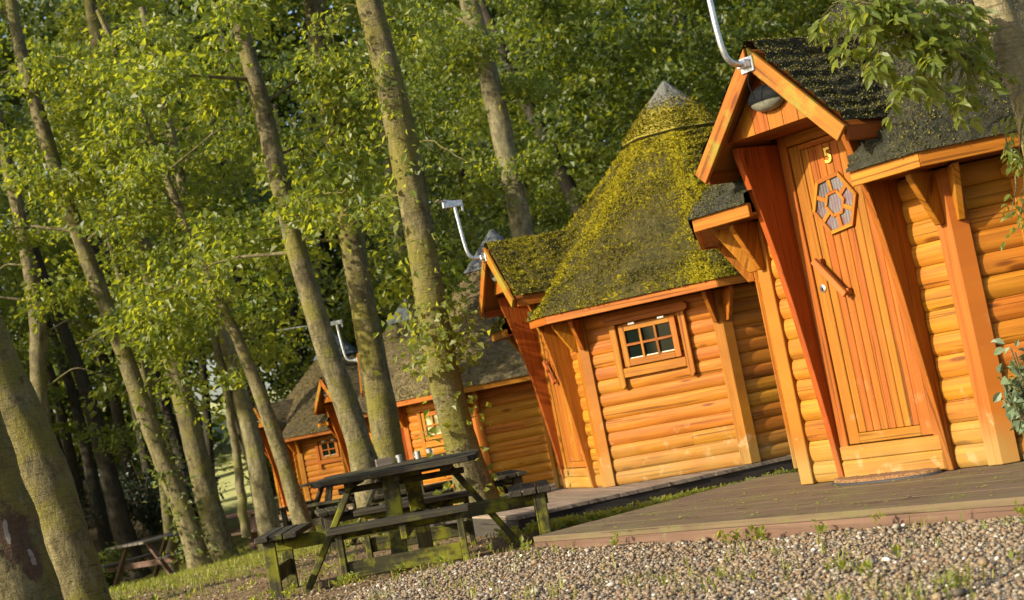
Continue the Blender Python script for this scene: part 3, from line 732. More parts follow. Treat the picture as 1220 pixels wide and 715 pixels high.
    mb = MB(); ring(mb, .148, .172, f_-.016, .020); ring(mb, .058, .078, f_-.011, .018)
    for i in range(6):
        a = rot+i*PI/3; m0 = Vector((math.cos(a+PI/6)*.93, 0, math.sin(a+PI/6)))
        mb.bar(Vector((cx, f_-.004, cz))+m0*.066, Vector((cx, f_-.004, cz))+m0*.131, .024, .014, (0, 1, 0))
    hw_ = mb.build('door_window', M['board'], door, bevel=.002)
    mb = MB(); mb.prism(hexp(.155), (0, f_-.001, 0), (1, 0, 0), (0, 0, 1), (0, 1, 0), .004, (0, 0, 1)); mb.build('door_pane', M['curtain'], door, bevel=0)
    mb = MB(); h0, h1 = Vector((-.215, f_-.045, 1.168)), Vector((-.068, f_-.045, .985))
    mb.bar(h0+(h0-h1).normalized()*.02, h1+(h1-h0).normalized()*.02, .036, .026, (0, 1, 0))
    for p in (h0, h1): mb.box(p.x-.024, p.x+.024, f_-.034, f_, p.z-.017, p.z+.017, (1, 0, 0))
    mb.build('door_handle', M['handle'], door, bevel=.003)
    kx, kz = -.238, 1.03
    V, F = tube([(kx, f_-.008, kz), (kx, f_-.006, kz), (kx, f_+.004, kz)], [.0001, .021, .021], 20); np_mesh('door_lock', V, F, M['chrome'], door, smooth=False)
    mb = MB(); mb.box(kx-.003, kx+.003, f_-.0105, f_-.006, kz-.012, kz+.006, (0, 0, 1)); mb.build('keyhole', M['black'], door, bevel=0)
    if number:
        cu_ = bpy.data.curves.new('door_number', 'FONT'); cu_.body = number; cu_.size = .115; cu_.extrude = .003; cu_.bevel_depth = .0016; cu_.align_x = 'CENTER'; cu_.align_y = 'CENTER'
        tmp = bpy.data.objects.new('tmp', cu_); me_ = bpy.data.meshes.new_from_object(tmp); me_.name = 'door_number'; bpy.data.objects.remove(tmp)
        no = bpy.data.objects.new('door_number', me_); COL.objects.link(no); no.parent = door
        no.location = (-.018, f_-.003, 1.703); no.rotation_euler = (PI/2, 0, 0); me_.materials.clear(); me_.materials.append(M['brass'])
    # window in the wall right of the door
    mb = MB(); mb.T = RZ(1); yo = -A0-.020
    sw = .262 if wcols == 3 else .19; xo = sw+.028; bw = .062
    mb.prism([(-xo-bw-.04, 1.385), (-xo-bw-.005, 1.358), (xo+bw+.005, 1.358), (xo+bw+.04, 1.385), (xo+bw+.04, 1.415), (xo+bw+.012, 1.438), (-xo-bw-.012, 1.438), (-xo-bw-.04, 1.415)], (0, yo-.008, 0), (1, 0, 0), (0, 0, 1), (0, 1, 0), .04, (1, 0, 0))
    for s_ in (-1, 1):
        p = [(s_*xo, .825), (s_*(xo+bw*.55), .80), (s_*(xo+bw), .835), (s_*(xo+bw), 1.357), (s_*xo, 1.357)]
        mb.prism(p if s_ > 0 else p[::-1], (0, yo, 0), (1, 0, 0), (0, 0, 1), (0, 1, 0), .032, (0, 0, 1))
    mb.box(-xo+.001, xo-.001, yo+.001, yo+.032, .895, .975, (1, 0, 0))
    win = mb.build('window', M['board'], root, bevel=.004)
    mb = MB(); mb.T = RZ(1); y0 = yo-.006; z0, z1 = .985, 1.340
    mb.box(-sw, -sw+.052, y0, y0+.03, z0, z1, (0, 0, 1)); mb.box(sw-.052, sw, y0, y0+.03, z0, z1, (0, 0, 1))
    mb.box(-sw+.052, sw-.052, y0, y0+.03, z0, z0+.062, (1, 0, 0)); mb.box(-sw+.052, sw-.052, y0, y0+.03, z1-.052, z1, (1, 0, 0))
    iw = 2*(sw-.052)
    for i in range(1, wcols): xx = -sw+.052+iw*i/wcols; mb.box(xx-.011, xx+.011, y0-.003, y0+.022, z0+.045, z1-.040, (0, 0, 1))
    zm = (z0+.062+z1-.052)/2; mb.box(-sw+.045, sw-.045, y0-.002, y0+.024, zm-.011, zm+.011, (1, 0, 0))
    mb.build('sash', M['board'], win, bevel=.003)
    mb = MB(); mb.T = RZ(1); mb.box(-sw+.04, sw-.04, y0+.020, y0+.0225, z0+.04, z1-.04, (1, 0, 0)); mb.build('pane', M[pane], win, bevel=0)
    mb = MB(); mb.T = RZ(1); mb.box(-sw+.053, sw-.053, y0+.014, y0+.019, z0+.0625, z0+.070, (1, 0, 0)); mb.build('glazing_bead', M['seal'], win, bevel=0)
    for xx in (-.13, .14):
        mb = MB(); mb.T = RZ(1); mb.box(xx*sw/.26-.03, xx*sw/.26+.03, y0-.004, y0+.002, z1-.008, z1+.012, (1, 0, 0)); mb.build('hinge', M['zinc'], win, bevel=.002)
    return root

def make_deck(pose, label, x0, x1, n0, n1, drop, mats, group='timber decks at the cabin doors'):
    random.seed(int(x0*-100)+int(pose[1]*10))
    root = empty('timber_deck', (pose[0], pose[1], pose[3]), pose[2]); tag(root, label, 'deck', group)
    mb = MB(); n = n0; w = .142
    while n < n1-.02:
        ww = min(w, n1-n); j = random.uniform(-.006, .006)
        mb.box(x0+j, x1+j, -(n+ww-.0012), -n, -.034+random.uniform(-.001, 0), -.003+random.uniform(-.0008, .0008), (1, 0, 0)); n += w
    mb.build('deck_boards', mats[0], root, bevel=.0012)
    for (a, b, c, d) in ((x0+.012, x1-.012, -(n1-.008), -(n1-.040)), ):
        mb = MB(); mb.box(a, b, c, d, -drop, -.036, (1, 0, 0)); mb.build('deck_fascia', mats[1], root)
    for xx in (x0+.012, x1-.044):
        mb = MB(); mb.box(xx, xx+.032, -(n1-.041), -n0, -drop, -.0365, (0, 1, 0)); mb.build('deck_fascia', mats[2], root)
    return root

C1 = (3.056, 9.522, -.915, -.775); C2 = (1.808, 15.369, -1.248, -.911)
C3 = (-.092, 21.855, -1.552, -1.301); C4 = (-1.82, 29.783, -.999, -1.308); C5 = (-3.88, 34.64, -.982, -1.456)
def place(C, x, n, z=0.0):
    return Vector((C[0], C[1], C[3])) + Vector((math.cos(C[2]), math.sin(C[2]), 0))*x + Vector((math.sin(C[2]), -math.cos(C[2]), 0))*n + Vector((0, 0, z))
make_cabin(C1, 0, 'nearest orange log cabin with dark shingle roof and number 5 door', number='5')
make_cabin(C2, 1, 'orange log cabin with bright yellow moss thick on its pointed roof')
make_cabin(C3, 2, 'log cabin with grey brown roof, its pale window half behind the big tree trunk', hi=False, pane='paleglass')
make_cabin(C4, 3, 'distant log cabin, second from the far end, mostly hidden behind two tree trunks', hi=False)
make_cabin(C5, 4, 'farthest log cabin with small four pane window and brown roof', hi=False, wcols=2)
make_deck(C1, 'low brown timber deck in front of the number 5 door, edged by gravel', -1.68, 1.95, .9, 2.76, .30, (M['deck1'], M['deckface'], M['deckface']))
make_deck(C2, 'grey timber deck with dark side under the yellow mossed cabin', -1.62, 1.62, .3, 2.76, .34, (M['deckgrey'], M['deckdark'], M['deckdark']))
for Cc, lb in ((C3, 'timber deck at the cabin with the grey brown roof'), (C4, 'timber deck at the cabin mostly hidden by trunks'), (C5, 'timber deck at the farthest cabin')):
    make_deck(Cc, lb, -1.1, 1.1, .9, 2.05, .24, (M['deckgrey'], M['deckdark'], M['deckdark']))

# coir mat
root = empty('doormat', place(C1, -.02, 1.66, -.002), C1[2]); tag(root, 'half round brown coir doormat with black edge below the number 5 door', 'doormat')
def halfmat(rx, ry, z0, z1, nm, material, bump_=0.0):
    rng = np.random.RandomState(3); V = []; F = []; n = 40; rings = 10
    for j in range(rings+1):
        f = j/rings
        for i in range(n+1):
            a = PI*i/n
            V.append((rx*f*math.cos(a), -ry*f*math.sin(a), z1+(rng.uniform(-1, 1)*bump_ if j < rings else 0)))
    for i in range(n+1): V.append((rx*math.cos(PI*i/n), -ry*math.sin(PI*i/n), z0))
    for j in range(rings+1):
        for i in range(n): F.append((j*(n+1)+i, j*(n+1)+i+1, (j+1)*(n+1)+i+1, (j+1)*(n+1)+i))
    np_mesh(nm, V, F, material, root, smooth=True)
halfmat(.36, .165, 0, .010, 'mat_edge', M['rubber'])
halfmat(.345, .150, .008, .026, 'mat_pile', M['coir'], .004)

# antennas on the gables
def antenna(C, label, boom_len, zt, boomdir=1.0):
    root = empty('roof_antenna', place(C, 0, 2.08, 2.20), C[2]); tag(root, label, 'antenna', 'antennas on cabin gables')
    W = lambda n, z, x=0.0: (x, -(n-2.08), z-2.20)
    pth = smooth_path([W(2.06, 2.207), W(2.10, 2.208), W(2.17, 2.209), W(2.205, 2.222), W(2.228, 2.25), W(2.24, 2.30), W(2.25, 2.40), W(2.27, zt)], 46)
    V, F = tube(pth, np.full(46, .016), 12); np_mesh('mast', V, F, M['zinc'], root, smooth=True)
    mb = MB(); mb.box(-.045, .045, -.012, .0, -.035, .045, (1, 0, 0)); mb.box(-.03, .03, -.05, -.012, -.012, .03, (1, 0, 0)); mb.build('wall_bracket', M['zinc'], root, bevel=.003)
    V, F = tube([W(2.10, 2.165, .012), W(2.12, 2.10, .015), W(2.09, 2.02, .01)], [.003]*3, 6); np_mesh('cable', V, F, M['black'], root, smooth=True)
    if boom_len:
        mb = MB(); d = boomdir
        mb.box(-.018, .018, -(2.25-2.08+.13), -(2.25-2.08-.04), zt-2.20+.0, zt-2.20+.055, (0, 1, 0))
        mb.box(-.006, .006, -(2.25-2.08-.04), -(2.25-2.08-.06), zt-2.20-.05, zt-2.20+.055, (0, 0, 1))
        mb.build('mast_head', M['zinc'], root, bevel=.003)
        V, F = tube([W(2.22, zt+.04), W(2.22+boom_len, zt+.075)], [.011, .011], 8)
        pr = [(V, F)]
        for i in range(9):
            n = 2.42+(boom_len-.22)*i/8; z = zt+.04+.035*(n-2.22)/boom_len
            pr.append(tube([W(n, z, -.07+.003*i), W(n, z, .07-.003*i)], [.005, .005], 6))
        V, F = join(pr); np_mesh('boom', V, F, M['zinc'], root, smooth=True)
antenna(C1, 'bent steel antenna mast on the gable of the number 5 cabin', .8, 2.99)
antenna(C2, 'bent steel antenna on the gable of the yellow mossed cabin', .18, 2.70)
antenna(C3, 'bent steel antenna with long horizontal boom on the grey roofed cabin', .85, 2.72)

# ------------------------------------------------------------------ ground sheet
gx = np.unique(np.r_[np.linspace(-90, -12, 27), np.linspace(-12, 8, 201), np.linspace(8, 90, 27)])
gy = np.unique(np.r_[np.linspace(-30, 3, 12), np.linspace(3, 20, 213), np.linspace(20, 50, 121), np.linspace(50, 140, 31)])
GX, GY = np.meshgrid(gx, gy)
def gravelly(x, y):
    e = np.minimum(np.clip((x+1.45)/.5, 0, 1), np.clip((10.2-y-.25*np.clip(-x-.4, 0, 2)*3)/.8, 0, 1))
    return e
def grassy(x, y):
    far = np.clip((y-14.5)/3, 0, 1)*np.clip((-1.2-x)/2, 0, 1)*.50
    near = .10+.16*np.clip((-1.6-x)/1.0, 0, 1)*np.clip((y-9)/2, 0, 1)
    weeds = .30*np.exp(-((y-(13.05-.1*x))/.5)**2)*(x > -.6)*(x < 2.5)
    fg = .22*np.clip((5.9-y)/.5, 0, 1)
    return far+near+weeds+fg
def woody(x, y): return np.clip((y-36)/4, 0, 1)
i_ = np.arange(len(gy)-1)[:, None]*len(gx)+np.arange(len(gx)-1)[None, :]
GF = np.stack([i_, i_+1, i_+len(gx)+1, i_+len(gx)], -1).reshape(-1, 4)
go = np_mesh('ground', np.stack([GX, GY, gz(GX, GY)], -1).reshape(-1, 3), GF, M['ground'], smooth=True,
             pattr={'gravelly': gravelly(GX, GY), 'grassy': grassy(GX, GY), 'woody': woody(GX, GY), 'sunlit_meadow': np.clip((GY-39)/3, 0, 1)*np.clip((.050-np.abs(GX/np.maximum(GY, 1)+.190))/.012, 0, 1)})
go['kind'] = 'structure'

# rectangles kept clear of pebbles and plants: decks and cabins
def under(x, y, pad=0.0):
    bad = np.zeros(len(x), bool)
    for C, xa, xb, n1 in ((C1, -1.56, 1.95, 2.76), (C2, -1.62, 1.62, 2.76), (C3, -1.1, 1.1, 2.05), (C4, -1.1, 1.1, 2.05), (C5, -1.1, 1.1, 2.05)):
        dx, dy = x-C[0], y-C[1]; lx = dx*math.cos(C[2])+dy*math.sin(C[2]); ln = dx*math.sin(C[2])-dy*math.cos(C[2])
        bad |= (lx > xa-pad) & (lx < xb+pad) & (ln > 0) & (ln < n1+pad)
        bad |= (dx**2+dy**2) < (1.66+pad)**2
    return bad

# pebbles
rng = np.random.RandomState(11)
n = 110000
x = rng.uniform(-2.2, 2.9, n); y = rng.uniform(4.2, 11.2, n)
x[:9000] = rng.uniform(-5, 0, 9000); y[:9000] = rng.uniform(9.5, 16, 9000)
g = gravelly(x, y); g[:9000] = np.maximum(g[:9000], .36)
keep = (rng.rand(n) < .06+.94*np.clip((g-.25)*1.6, 0, 1)*np.clip(1.2-.5*np.clip((5.4-y), 0, 1)*vnoise(x*2+50, y*2+50, 4), .3, 1)) & ~under(x, y)
x, y = x[keep], y[keep]; n = len(x)
ico_v = np.array([(0, 0, 1), (.894, 0, .447), (.276, .851, .447), (-.724, .526, .447), (-.724, -.526, .447), (.276, -.851, .447), (.724, .526, -.447), (-.276, .851, -.447), (-.894, 0, -.447), (-.276, -.851, -.447), (.724, -.526, -.447), (0, 0, -1)])
ico_f = np.array([(0, 1, 2), (0, 2, 3), (0, 3, 4), (0, 4, 5), (0, 5, 1), (1, 6, 2), (2, 7, 3), (3, 8, 4), (4, 9, 5), (5, 10, 1), (6, 7, 2), (7, 8, 3), (8, 9, 4), (9, 10, 5), (10, 6, 1), (6, 11, 7), (7, 11, 8), (8, 11, 9), (9, 11, 10), (10, 11, 6)])
sz = .0048+.0080*rng.rand(n)**2.2; sz[rng.rand(n) < .012] *= 1.9
sc = np.stack([sz*rng.uniform(.8, 1.4, n), sz*rng.uniform(.7, 1.1, n), sz*rng.uniform(.5, .8, n)], 1)
a = rng.uniform(0, 2*PI, n); tl = rng.normal(0, .35, n)
v = ico_v[None]*sc[:, None, :]*(1+.16*rng.randn(n, 12, 1))
v = np.stack([v[..., 0], v[..., 1]*np.cos(tl)[:, None]-v[..., 2]*np.sin(tl)[:, None], v[..., 1]*np.sin(tl)[:, None]+v[..., 2]*np.cos(tl)[:, None]], -1)
v = np.stack([v[..., 0]*np.cos(a)[:, None]-v[..., 1]*np.sin(a)[:, None], v[..., 0]*np.sin(a)[:, None]+v[..., 1]*np.cos(a)[:, None], v[..., 2]], -1)
v += np.stack([x, y, gz(x, y)+sz*rng.uniform(.1, .9, n)], 1)[:, None, :]
po = np_mesh('gravel', v.reshape(-1, 3), (np.arange(n)[:, None, None]*12+ico_f[None]).reshape(-1, 3), M['pebble'], fattr={'rnd': np.repeat(rng.rand(n), 20)}, smooth=True)
tag(po, 'mixed brown and cream gravel spread in front of the low timber deck', 'gravel', kind='stuff')

# grass blades and weeds
def blades(name, x, y, h, w, material, lean=.5, seed=1, per=1):
    rng = np.random.RandomState(seed)
    x = np.repeat(x, per)+rng.normal(0, .02, len(x)*per); y = np.repeat(y, per)+rng.normal(0, .02, len(y)*per); n = len(x); h = np.repeat(h, per)*rng.uniform(.5, 1.2, n)
    a = rng.uniform(0, 2*PI, n); b = a+PI/2+rng.normal(0, .4, n)
    z = gz(x, y)
    ln = lean*rng.uniform(.2, 1.3, n)
    p0 = np.stack([x-np.cos(b)*w/2, y-np.sin(b)*w/2, z-.01], 1); p1 = np.stack([x+np.cos(b)*w/2, y+np.sin(b)*w/2, z-.01], 1)
    m = np.stack([x+np.cos(a)*h*ln*.3, y+np.sin(a)*h*ln*.3, z+h*.6], 1); d = np.stack([np.cos(b)*w*.4, np.sin(b)*w*.4, np.zeros(n)], 1)
    t = np.stack([x+np.cos(a)*h*ln, y+np.sin(a)*h*ln, z+h*np.clip(1-ln*.35, .4, 1)], 1)
    V = np.stack([p0, p1, m+d, m-d, t], 1).reshape(-1, 3); k = np.arange(n)[:, None]*5
    F = np.concatenate([k+np.array([q]) for q in ((0, 1, 2), (0, 2, 3), (3, 2, 4))], 1).reshape(-1, 3)
    return np_mesh(name, V, F, material, fattr={'rnd': np.repeat(np.clip(rng.normal(.5, .28, n), 0, 1), 3)})
rng = np.random.RandomState(21)
n = 60000
x = rng.uniform(-11, 2.8, n); y = 4.3+rng.rand(n)**1.2*30
pr = grassy(x, y)*1.7*np.clip(vnoise(x*1.6+100, y*1.6+100, 8)*2.2-.75, 0, 1.2) + .35*(grassy(x, y) > .3)*vnoise(x*3+90, y*3+90, 5)
keep = (rng.rand(n) < pr) & ~under(x, y, .03) & (x > -.36*y-1.5)
x, y = x[keep], y[keep]
gr = blades('grass', x, y, .05+.05*rng.rand(len(x)), .006+.0*x[0], M['grass'], .8, 3, 4)
tag(gr, 'short sunlit grass and tufts over the bare woodland soil', 'grass', kind='stuff')

# broad leaved weeds along the deck edges and in the gravel
rng = np.random.RandomState(5)
wx = []; wy = []
for _ in range(560):     # strip between the two decks
    t_ = rng.rand(); p = np.array([-.25, 12.75])*(1-t_)+np.array([2.0, 13.4])*t_+rng.normal(0, .12, 2)-np.array([0, .15]); wx.append(p[0]); wy.append(p[1])
for _ in range(9):
    p = place(C1, rng.uniform(-1.6, 1.9), 2.80+abs(rng.normal(0, .05))); wx.append(p.x); wy.append(p.y)
for _ in range(26): wx.append(rng.uniform(-1.5, 2.2)); wy.append(rng.uniform(4.6, 6.2))
for _ in range(130): wx.append(rng.uniform(-5, -.2)); wy.append(rng.uniform(9.3, 17))
wx = np.array(wx); wy = np.array(wy); ok = ~under(wx, wy, .02); wx, wy = wx[ok], wy[ok]
per = 9; P = np.stack([wx, wy, gz(wx, wy)+.01], 1).repeat(per, 0); n = len(P)
a = rng.uniform(0, 2*PI, n); el = rng.uniform(.2, 1.2, n)
P = P+rng.normal(0, .018, (n, 3))*[1, 1, .3]; P[:, 2] += rng.uniform(0, .05, n)
D = np.stack([np.cos(a)*np.cos(el), np.sin(a)*np.cos(el), np.sin(el)], 1); Nn = rng.normal(0, .3, (n, 3))+[0, 0, 1]
ln = rng.uniform(.020, .055, n)
wo_ = leaf_object('weeds', rng, (P, D, Nn, ln, ln*.6), M['leafnear'], fine=False, bias=.2)
tag(wo_, 'small pale green weeds along the deck edges and in the gravel', 'weeds', kind='stuff')

# dry litter flakes on the soil
n = 42000; x = rng.uniform(-7, 2.4, n); y = rng.uniform(8.2, 24, n); ok = ~under(x, y, .0) & (gravelly(x, y) < .5+.4*rng.rand(n)); x, y = x[ok], y[ok]; n = len(x)
a = rng.uniform(0, 2*PI, n); D = np.stack([np.cos(a), np.sin(a), rng.normal(0, .3, n)], 1); ln = rng.uniform(.014, .042, n)
lo_ = leaf_object('leaf_litter', rng, (np.stack([x, y, gz(x, y)+.008], 1), D, rng.normal(0, .4, (n, 3))+[0, 0, 1], ln, ln*.6), M['litter'])
tag(lo_, 'dry brown leaf litter scattered over the soil by the tables', 'leaf litter', kind='stuff')
# leaves dropped on deck boards
n = 300; lx = rng.uniform(-1.5, 1.8, n); lnn = rng.uniform(1.75, 2.7, n)
P = np.array([place(C1, p, q, .002) for p, q in zip(lx, lnn)]); a = rng.uniform(0, 2*PI, n); ln = rng.uniform(.01, .028, n)
do_ = leaf_object('fallen_leaves', rng, (P, np.stack([np.cos(a), np.sin(a), 0*a+.05], 1), rng.normal(0, .2, (n, 3))+[0, 0, 1], ln, ln*.5), M['grass'])
tag(do_, 'tiny yellow green fallen leaves scattered on the brown deck', 'fallen leaves', kind='stuff')

# ------------------------------------------------------------------ trees
SUN_ = np.array([-.88, -.47, 0])/np.hypot(.88, .47)*math.cos(R_(25))+np.array([0, 0, math.sin(R_(25))])
def shades(c, rad=1.9):
    for Cc in (C4, C5):
        d_ = c-np.array([Cc[0], Cc[1], Cc[3]+1.0]); al = float(d_ @ SUN_)
        if al > .5 and np.linalg.norm(d_-al*SUN_) < rad: return True
    return False
def make_tree(name, label, px, widths, y, bk, seed, limbs=10, zlo=2.6, zhi=7.5, reach=(.8, 2.0), clump=(5, 8), lsize=.105, per=75, leafm='leaf', ext=5.0, sides=20, group='trees with bare trunks among the tables', cat='tree', to_ground=True, lump=.036, rh=(.26, .52), extra=None, az=None, flare=1.6):
    rng = np.random.RandomState(seed)
    pts = [np.array(at(a, b, y)) for a, b in px]; wid = [w*y/F_PX/2 for w in widths]
    # down to the ground, up beyond the frame
    d = pts[-1]-pts[-2]; d /= np.linalg.norm(d)
    if to_ground:
        for _ in range(60):
            if pts[-1][2] <= gz1(pts[-1][0], pts[-1][1])-.05: break
            pts.append(pts[-1]+d*.12); wid.append(wid[-1]*1.008)
    gzb = gz1(pts[-1][0], pts[-1][1])
    u = pts[0]-pts[1]; u /= np.linalg.norm(u)
    if ext: pts.insert(0, pts[0]+u*ext+rng.normal(0, .15, 3)*[1, 1, 0]); wid.insert(0, wid[0]*.45)
    pts = pts[::-1]; wid = wid[::-1]
    tot = sum(np.linalg.norm(b-a) for a, b in zip(pts[:-1], pts[1:]))
    n = int(max(24, tot/(.04 if sides > 40 else .10))); P = smooth_path(pts, n)
    dd = np.r_[0, np.cumsum([np.linalg.norm(b-a) for a, b in zip(pts[:-1], pts[1:])])]
    s = np.linspace(0, dd[-1], n); Rr = np.interp(s, dd, wid)
    P[:, 0] += .03*np.sin(s*1.1+seed)*np.clip(s, 0, 1); P[:, 1] += .03*np.sin(s*.8+seed*2)*np.clip(s, 0, 1)
    Rr = Rr*(1+(flare-1)*np.exp(-s/.20))
    base = Vector(P[0]); base.z = gzb
    root = empty(name, base); tag(root, label, cat, group)
    Lc = np.array(base)
    parts = [tube(P-Lc, Rr, sides, seed, lump)]
    C = []; H = []
    azs = rng.permutation(limbs)*2.399+rng.uniform(0, 6) if az is None else rng.uniform(az[0], az[1], limbs)
    for i in range(limbs):
        z = gzb+zlo+(zhi-zlo)*(i+rng.rand())/max(1, limbs)
        j = int(np.argmin(np.abs(P[:, 2]-z))); p0 = P[j]
        ln = rng.uniform(*reach)*(1.0 if z-gzb < 5.5 else .85); a = azs[i]
        e = rng.uniform(.0, .7)
        p1 = p0+np.array([math.cos(a)*ln*.5, math.sin(a)*ln*.5, ln*.5*math.tan(e)*.6+.05]); p2 = p0+np.array([math.cos(a+.2)*ln, math.sin(a+.2)*ln, ln*.35*math.tan(e)-.28])
        q = smooth_path([p0, p1+rng.normal(0, .06, 3), p2], 12); q += rng.normal(0, .012, q.shape)*np.linspace(0, 1, 12)[:, None]
        r0 = min(Rr[j]*.26, .006+.011*ln); parts.append(tube(q-Lc, np.linspace(r0, .004, 12), 6, seed+i))
        for _ in range(rng.randint(clump[0], clump[1]+1)):
            f = rng.uniform(.4, 1.05); c = q[min(11, int(f*11))]+rng.normal(0, .16, 3)*[1, 1, .7]; hh = rng.uniform(*rh)
            if not shades(c): C.append(c); H.append(hh)
    for (epts, er, cl) in (extra or []):
        q = smooth_path([np.array(at(a, b, yy)) for a, b, yy in epts], 22); q[1:-1] += rng.normal(0, .015, (20, 3))
        parts.append(tube(q-Lc, np.linspace(er[0], er[1], 22), 7, seed+90))
        for _ in range(cl): C.append(q[rng.randint(8, 22)]+rng.normal(0, .14, 3)); H.append(rng.uniform(*rh))
    V, F = join(parts)
    np_mesh('trunk', V, F, M[bk], root, smooth=True)
    if C:
        C = np.array(C)-Lc; H = np.array(H)
        ar = leaf_clumps(rng, C, H, H*.16+.02, per, lsize)
        leaf_object('crown', rng, ar, M[leafm], root, bias=np.repeat(rng.normal(0, .16, len(C)), per))
    return root, P, Rr

def ivy_on(root, P, Rr, zones, size, seed, label=None, name='ivy', m='ivy', sprays=None):
    """leafy shoots hugging a trunk between heights"""
    rng = np.random.RandomState(seed); Lc = np.array(root.location); Pp = []; Dd = []; Nn = []; ln = []
    for (z0, z1, count, spread) in zones:
        for _ in range(count):
            z = Lc[2]+rng.uniform(z0, z1); j = int(np.argmin(np.abs(P[:, 2]-z))); a = rng.uniform(0, 2*PI)
            r = Rr[j]+.01+abs(rng.normal(0, spread)); o_ = np.array([math.cos(a), math.sin(a), 0])
            Pp.append(P[j]+o_*r+[0, 0, z-P[j][2]]-Lc); Dd.append(o_*.6+rng.normal(0, .6, 3)+[0, 0, -.3]); Nn.append(o_*.7+rng.normal(0, .4, 3)+[0, 0, .5]); ln.append(size*rng.uniform(.6, 1.3))
    ln = np.array(ln)
    return leaf_object(name, rng, (np.array(Pp), np.array(Dd), np.array(Nn), ln, ln*.7), M[m], root, bias=.1)

G1 = 'bare trunked trees around the tables'
T = {}
T[0] = make_tree('tree', 'leftmost tree with torn bark wound on its leaning trunk', [(-72, 400), (-46, 500), (-18, 600), (20, 715), (28, 760)], [86, 88, 90, 94, 98], 10.2, 'barkmoss', 1, limbs=5, zlo=8.5, zhi=11.5, ext=9.5, sides=64, group=G1, az=(1.6, 4.2))
T[1] = make_tree('tree', 'thick smooth green trunk leaning beside the tree with the bark wound', [(-42, 330), (-12, 410), (17, 480), (57, 572), (84, 650), (98, 720)], [48, 58, 62, 62, 54, 56], 13.6, 'barkmoss', 2, limbs=5, zlo=8.5, zhi=11.5, ext=9.5, sides=30, group=G1, az=(1.6, 4.2))
T[2] = make_tree('tree', 'thin kinked tree with leafy shoots at its base, left of the smooth straight trunk', [(18, 30), (50, 140), (95, 290), (130, 380), (165, 470), (195, 545), (218, 600), (233, 655)], [15, 17, 18, 20, 22, 24, 24, 26], 23.0, 'bark', 3, limbs=13, zlo=2.6, zhi=8.5, ext=3, group=G1)
T[3] = make_tree('tree', 'smooth straight grey green trunk, right beside the kinked tree', [(112, 40), (128, 120), (148, 200), (165, 270), (185, 345), (205, 430), (224, 500), (244, 575), (262, 645)], [17, 18, 19, 21, 22, 24, 26, 28, 31], 26.0, 'bark', 4, limbs=14, zlo=2.8, zhi=9.5, ext=3, reach=(.9, 2.3), group=G1,
                 extra=[([(148, 200, 26), (118, 120, 25.6), (70, 84, 25.2), (20, 78, 25), (-30, 96, 24.8)], (.035, .012), 3), ([(148, 200, 26), (185, 160, 25.6), (230, 150, 25.4), (275, 168, 25.2), (320, 176, 25)], (.028, .006), 3), ([(148, 200, 26), (150, 150, 25.8), (170, 95, 25.6), (200, 50, 25.4)], (.03, .006), 3)])
T[4] = make_tree('tree', 'pale double stemmed tree left of the farthest cabin', [(262, 390), (283, 470), (298, 517), (312, 580), (322, 632)], [18, 20, 22, 24, 27], 24.5, 'barkpale', 5, limbs=9, zlo=3.0, zhi=8.0, ext=5, group=G1,
                 extra=[([(294, 640, 24.4), (284, 560, 24.4), (272, 480, 24.4), (255, 400, 24.4), (240, 330, 24.4)], (.075, .045), 2)])
T[5] = make_tree('tree', 'slim leaning tree crossing in front of the farthest cabin', [(268, 370), (287, 415), (303, 458), (323, 517), (342, 570), (360, 622)], [13, 14, 16, 18, 19, 21], 22.0, 'bark', 6, limbs=15, zlo=2.9, zhi=7.5, ext=4.5, group=G1)
T[6] = make_tree('tree', 'long slanting trunk left of the mossy table behind, leaning hard to the left', [(268, -20), (283, 30), (310, 120), (335, 210), (354, 285), (375, 365), (400, 450), (425, 528), (441, 590)], [19, 20, 22, 24, 25, 26, 28, 31, 40], 18.3, 'bark', 7, limbs=10, zlo=3.2, zhi=7.0, ext=3, sides=26, group=G1)
T[7] = make_tree('tree', 'straight trunk between the slanting tree and the ivy clad one', [(370, -20), (378, 55), (396, 150), (408, 210), (421, 285), (438, 375), (453, 460), (464, 545)], [24, 26, 28, 29, 30, 31, 33, 36], 19.5, 'barkmoss', 8, limbs=9, zlo=3.0, zhi=6.5, ext=3, sides=26, group=G1)
T[8] = make_tree('tree', 'largest central trunk with ivy sprouting at mid height, behind the mossy table', [(432, -20), (441, 25), (463, 110), (485, 200), (500, 275), (513, 340), (527, 420), (542, 490), (558, 560), (574, 615)], [31, 32, 34, 36, 36, 36, 37, 39, 43, 50], 15.0, 'barkmoss', 9, limbs=7, zlo=3.0, zhi=5.2, ext=3, reach=(.4, 1.1), clump=(3, 4), lsize=.06, per=60, rh=(.14, .28), sides=36, lump=.045, group=G1)
T[9] = make_tree('tree', 'grey trunk rising behind the cabin row, left of the yellow mossed roof', [(553, -20), (562, 15), (585, 90), (600, 160), (612, 220), (624, 300), (632, 360)], [23, 24, 25, 26, 26, 27, 29], 27.5, 'barkpale', 10, limbs=9, zlo=4.5, zhi=8.5, ext=3, leafm='leaf', group=G1)
T[10] = make_tree('tree', 'thin trunk behind the roofs, left of the ivy clad trunk', [(455, 120), (466, 200), (478, 280), (488, 340), (497, 410), (506, 470)], [13, 14, 15, 16, 16, 17], 28.5, 'bark', 11, limbs=7, zlo=3.5, zhi=7.5, ext=3.5, leafm='leafdk', group=G1)
T[11] = make_tree('tree', 'near tree at the right edge with a leafy branch over the dark roof', [(1130, -120), (1152, -60), (1176, 0), (1197, 50), (1217, 110), (1240, 200), (1265, 320), (1285, 430)], [36, 38, 40, 41, 42, 44, 47, 52], 7.5, 'barkwarm', 12, limbs=0, ext=2.5, sides=36, lump=.03, group=G1)
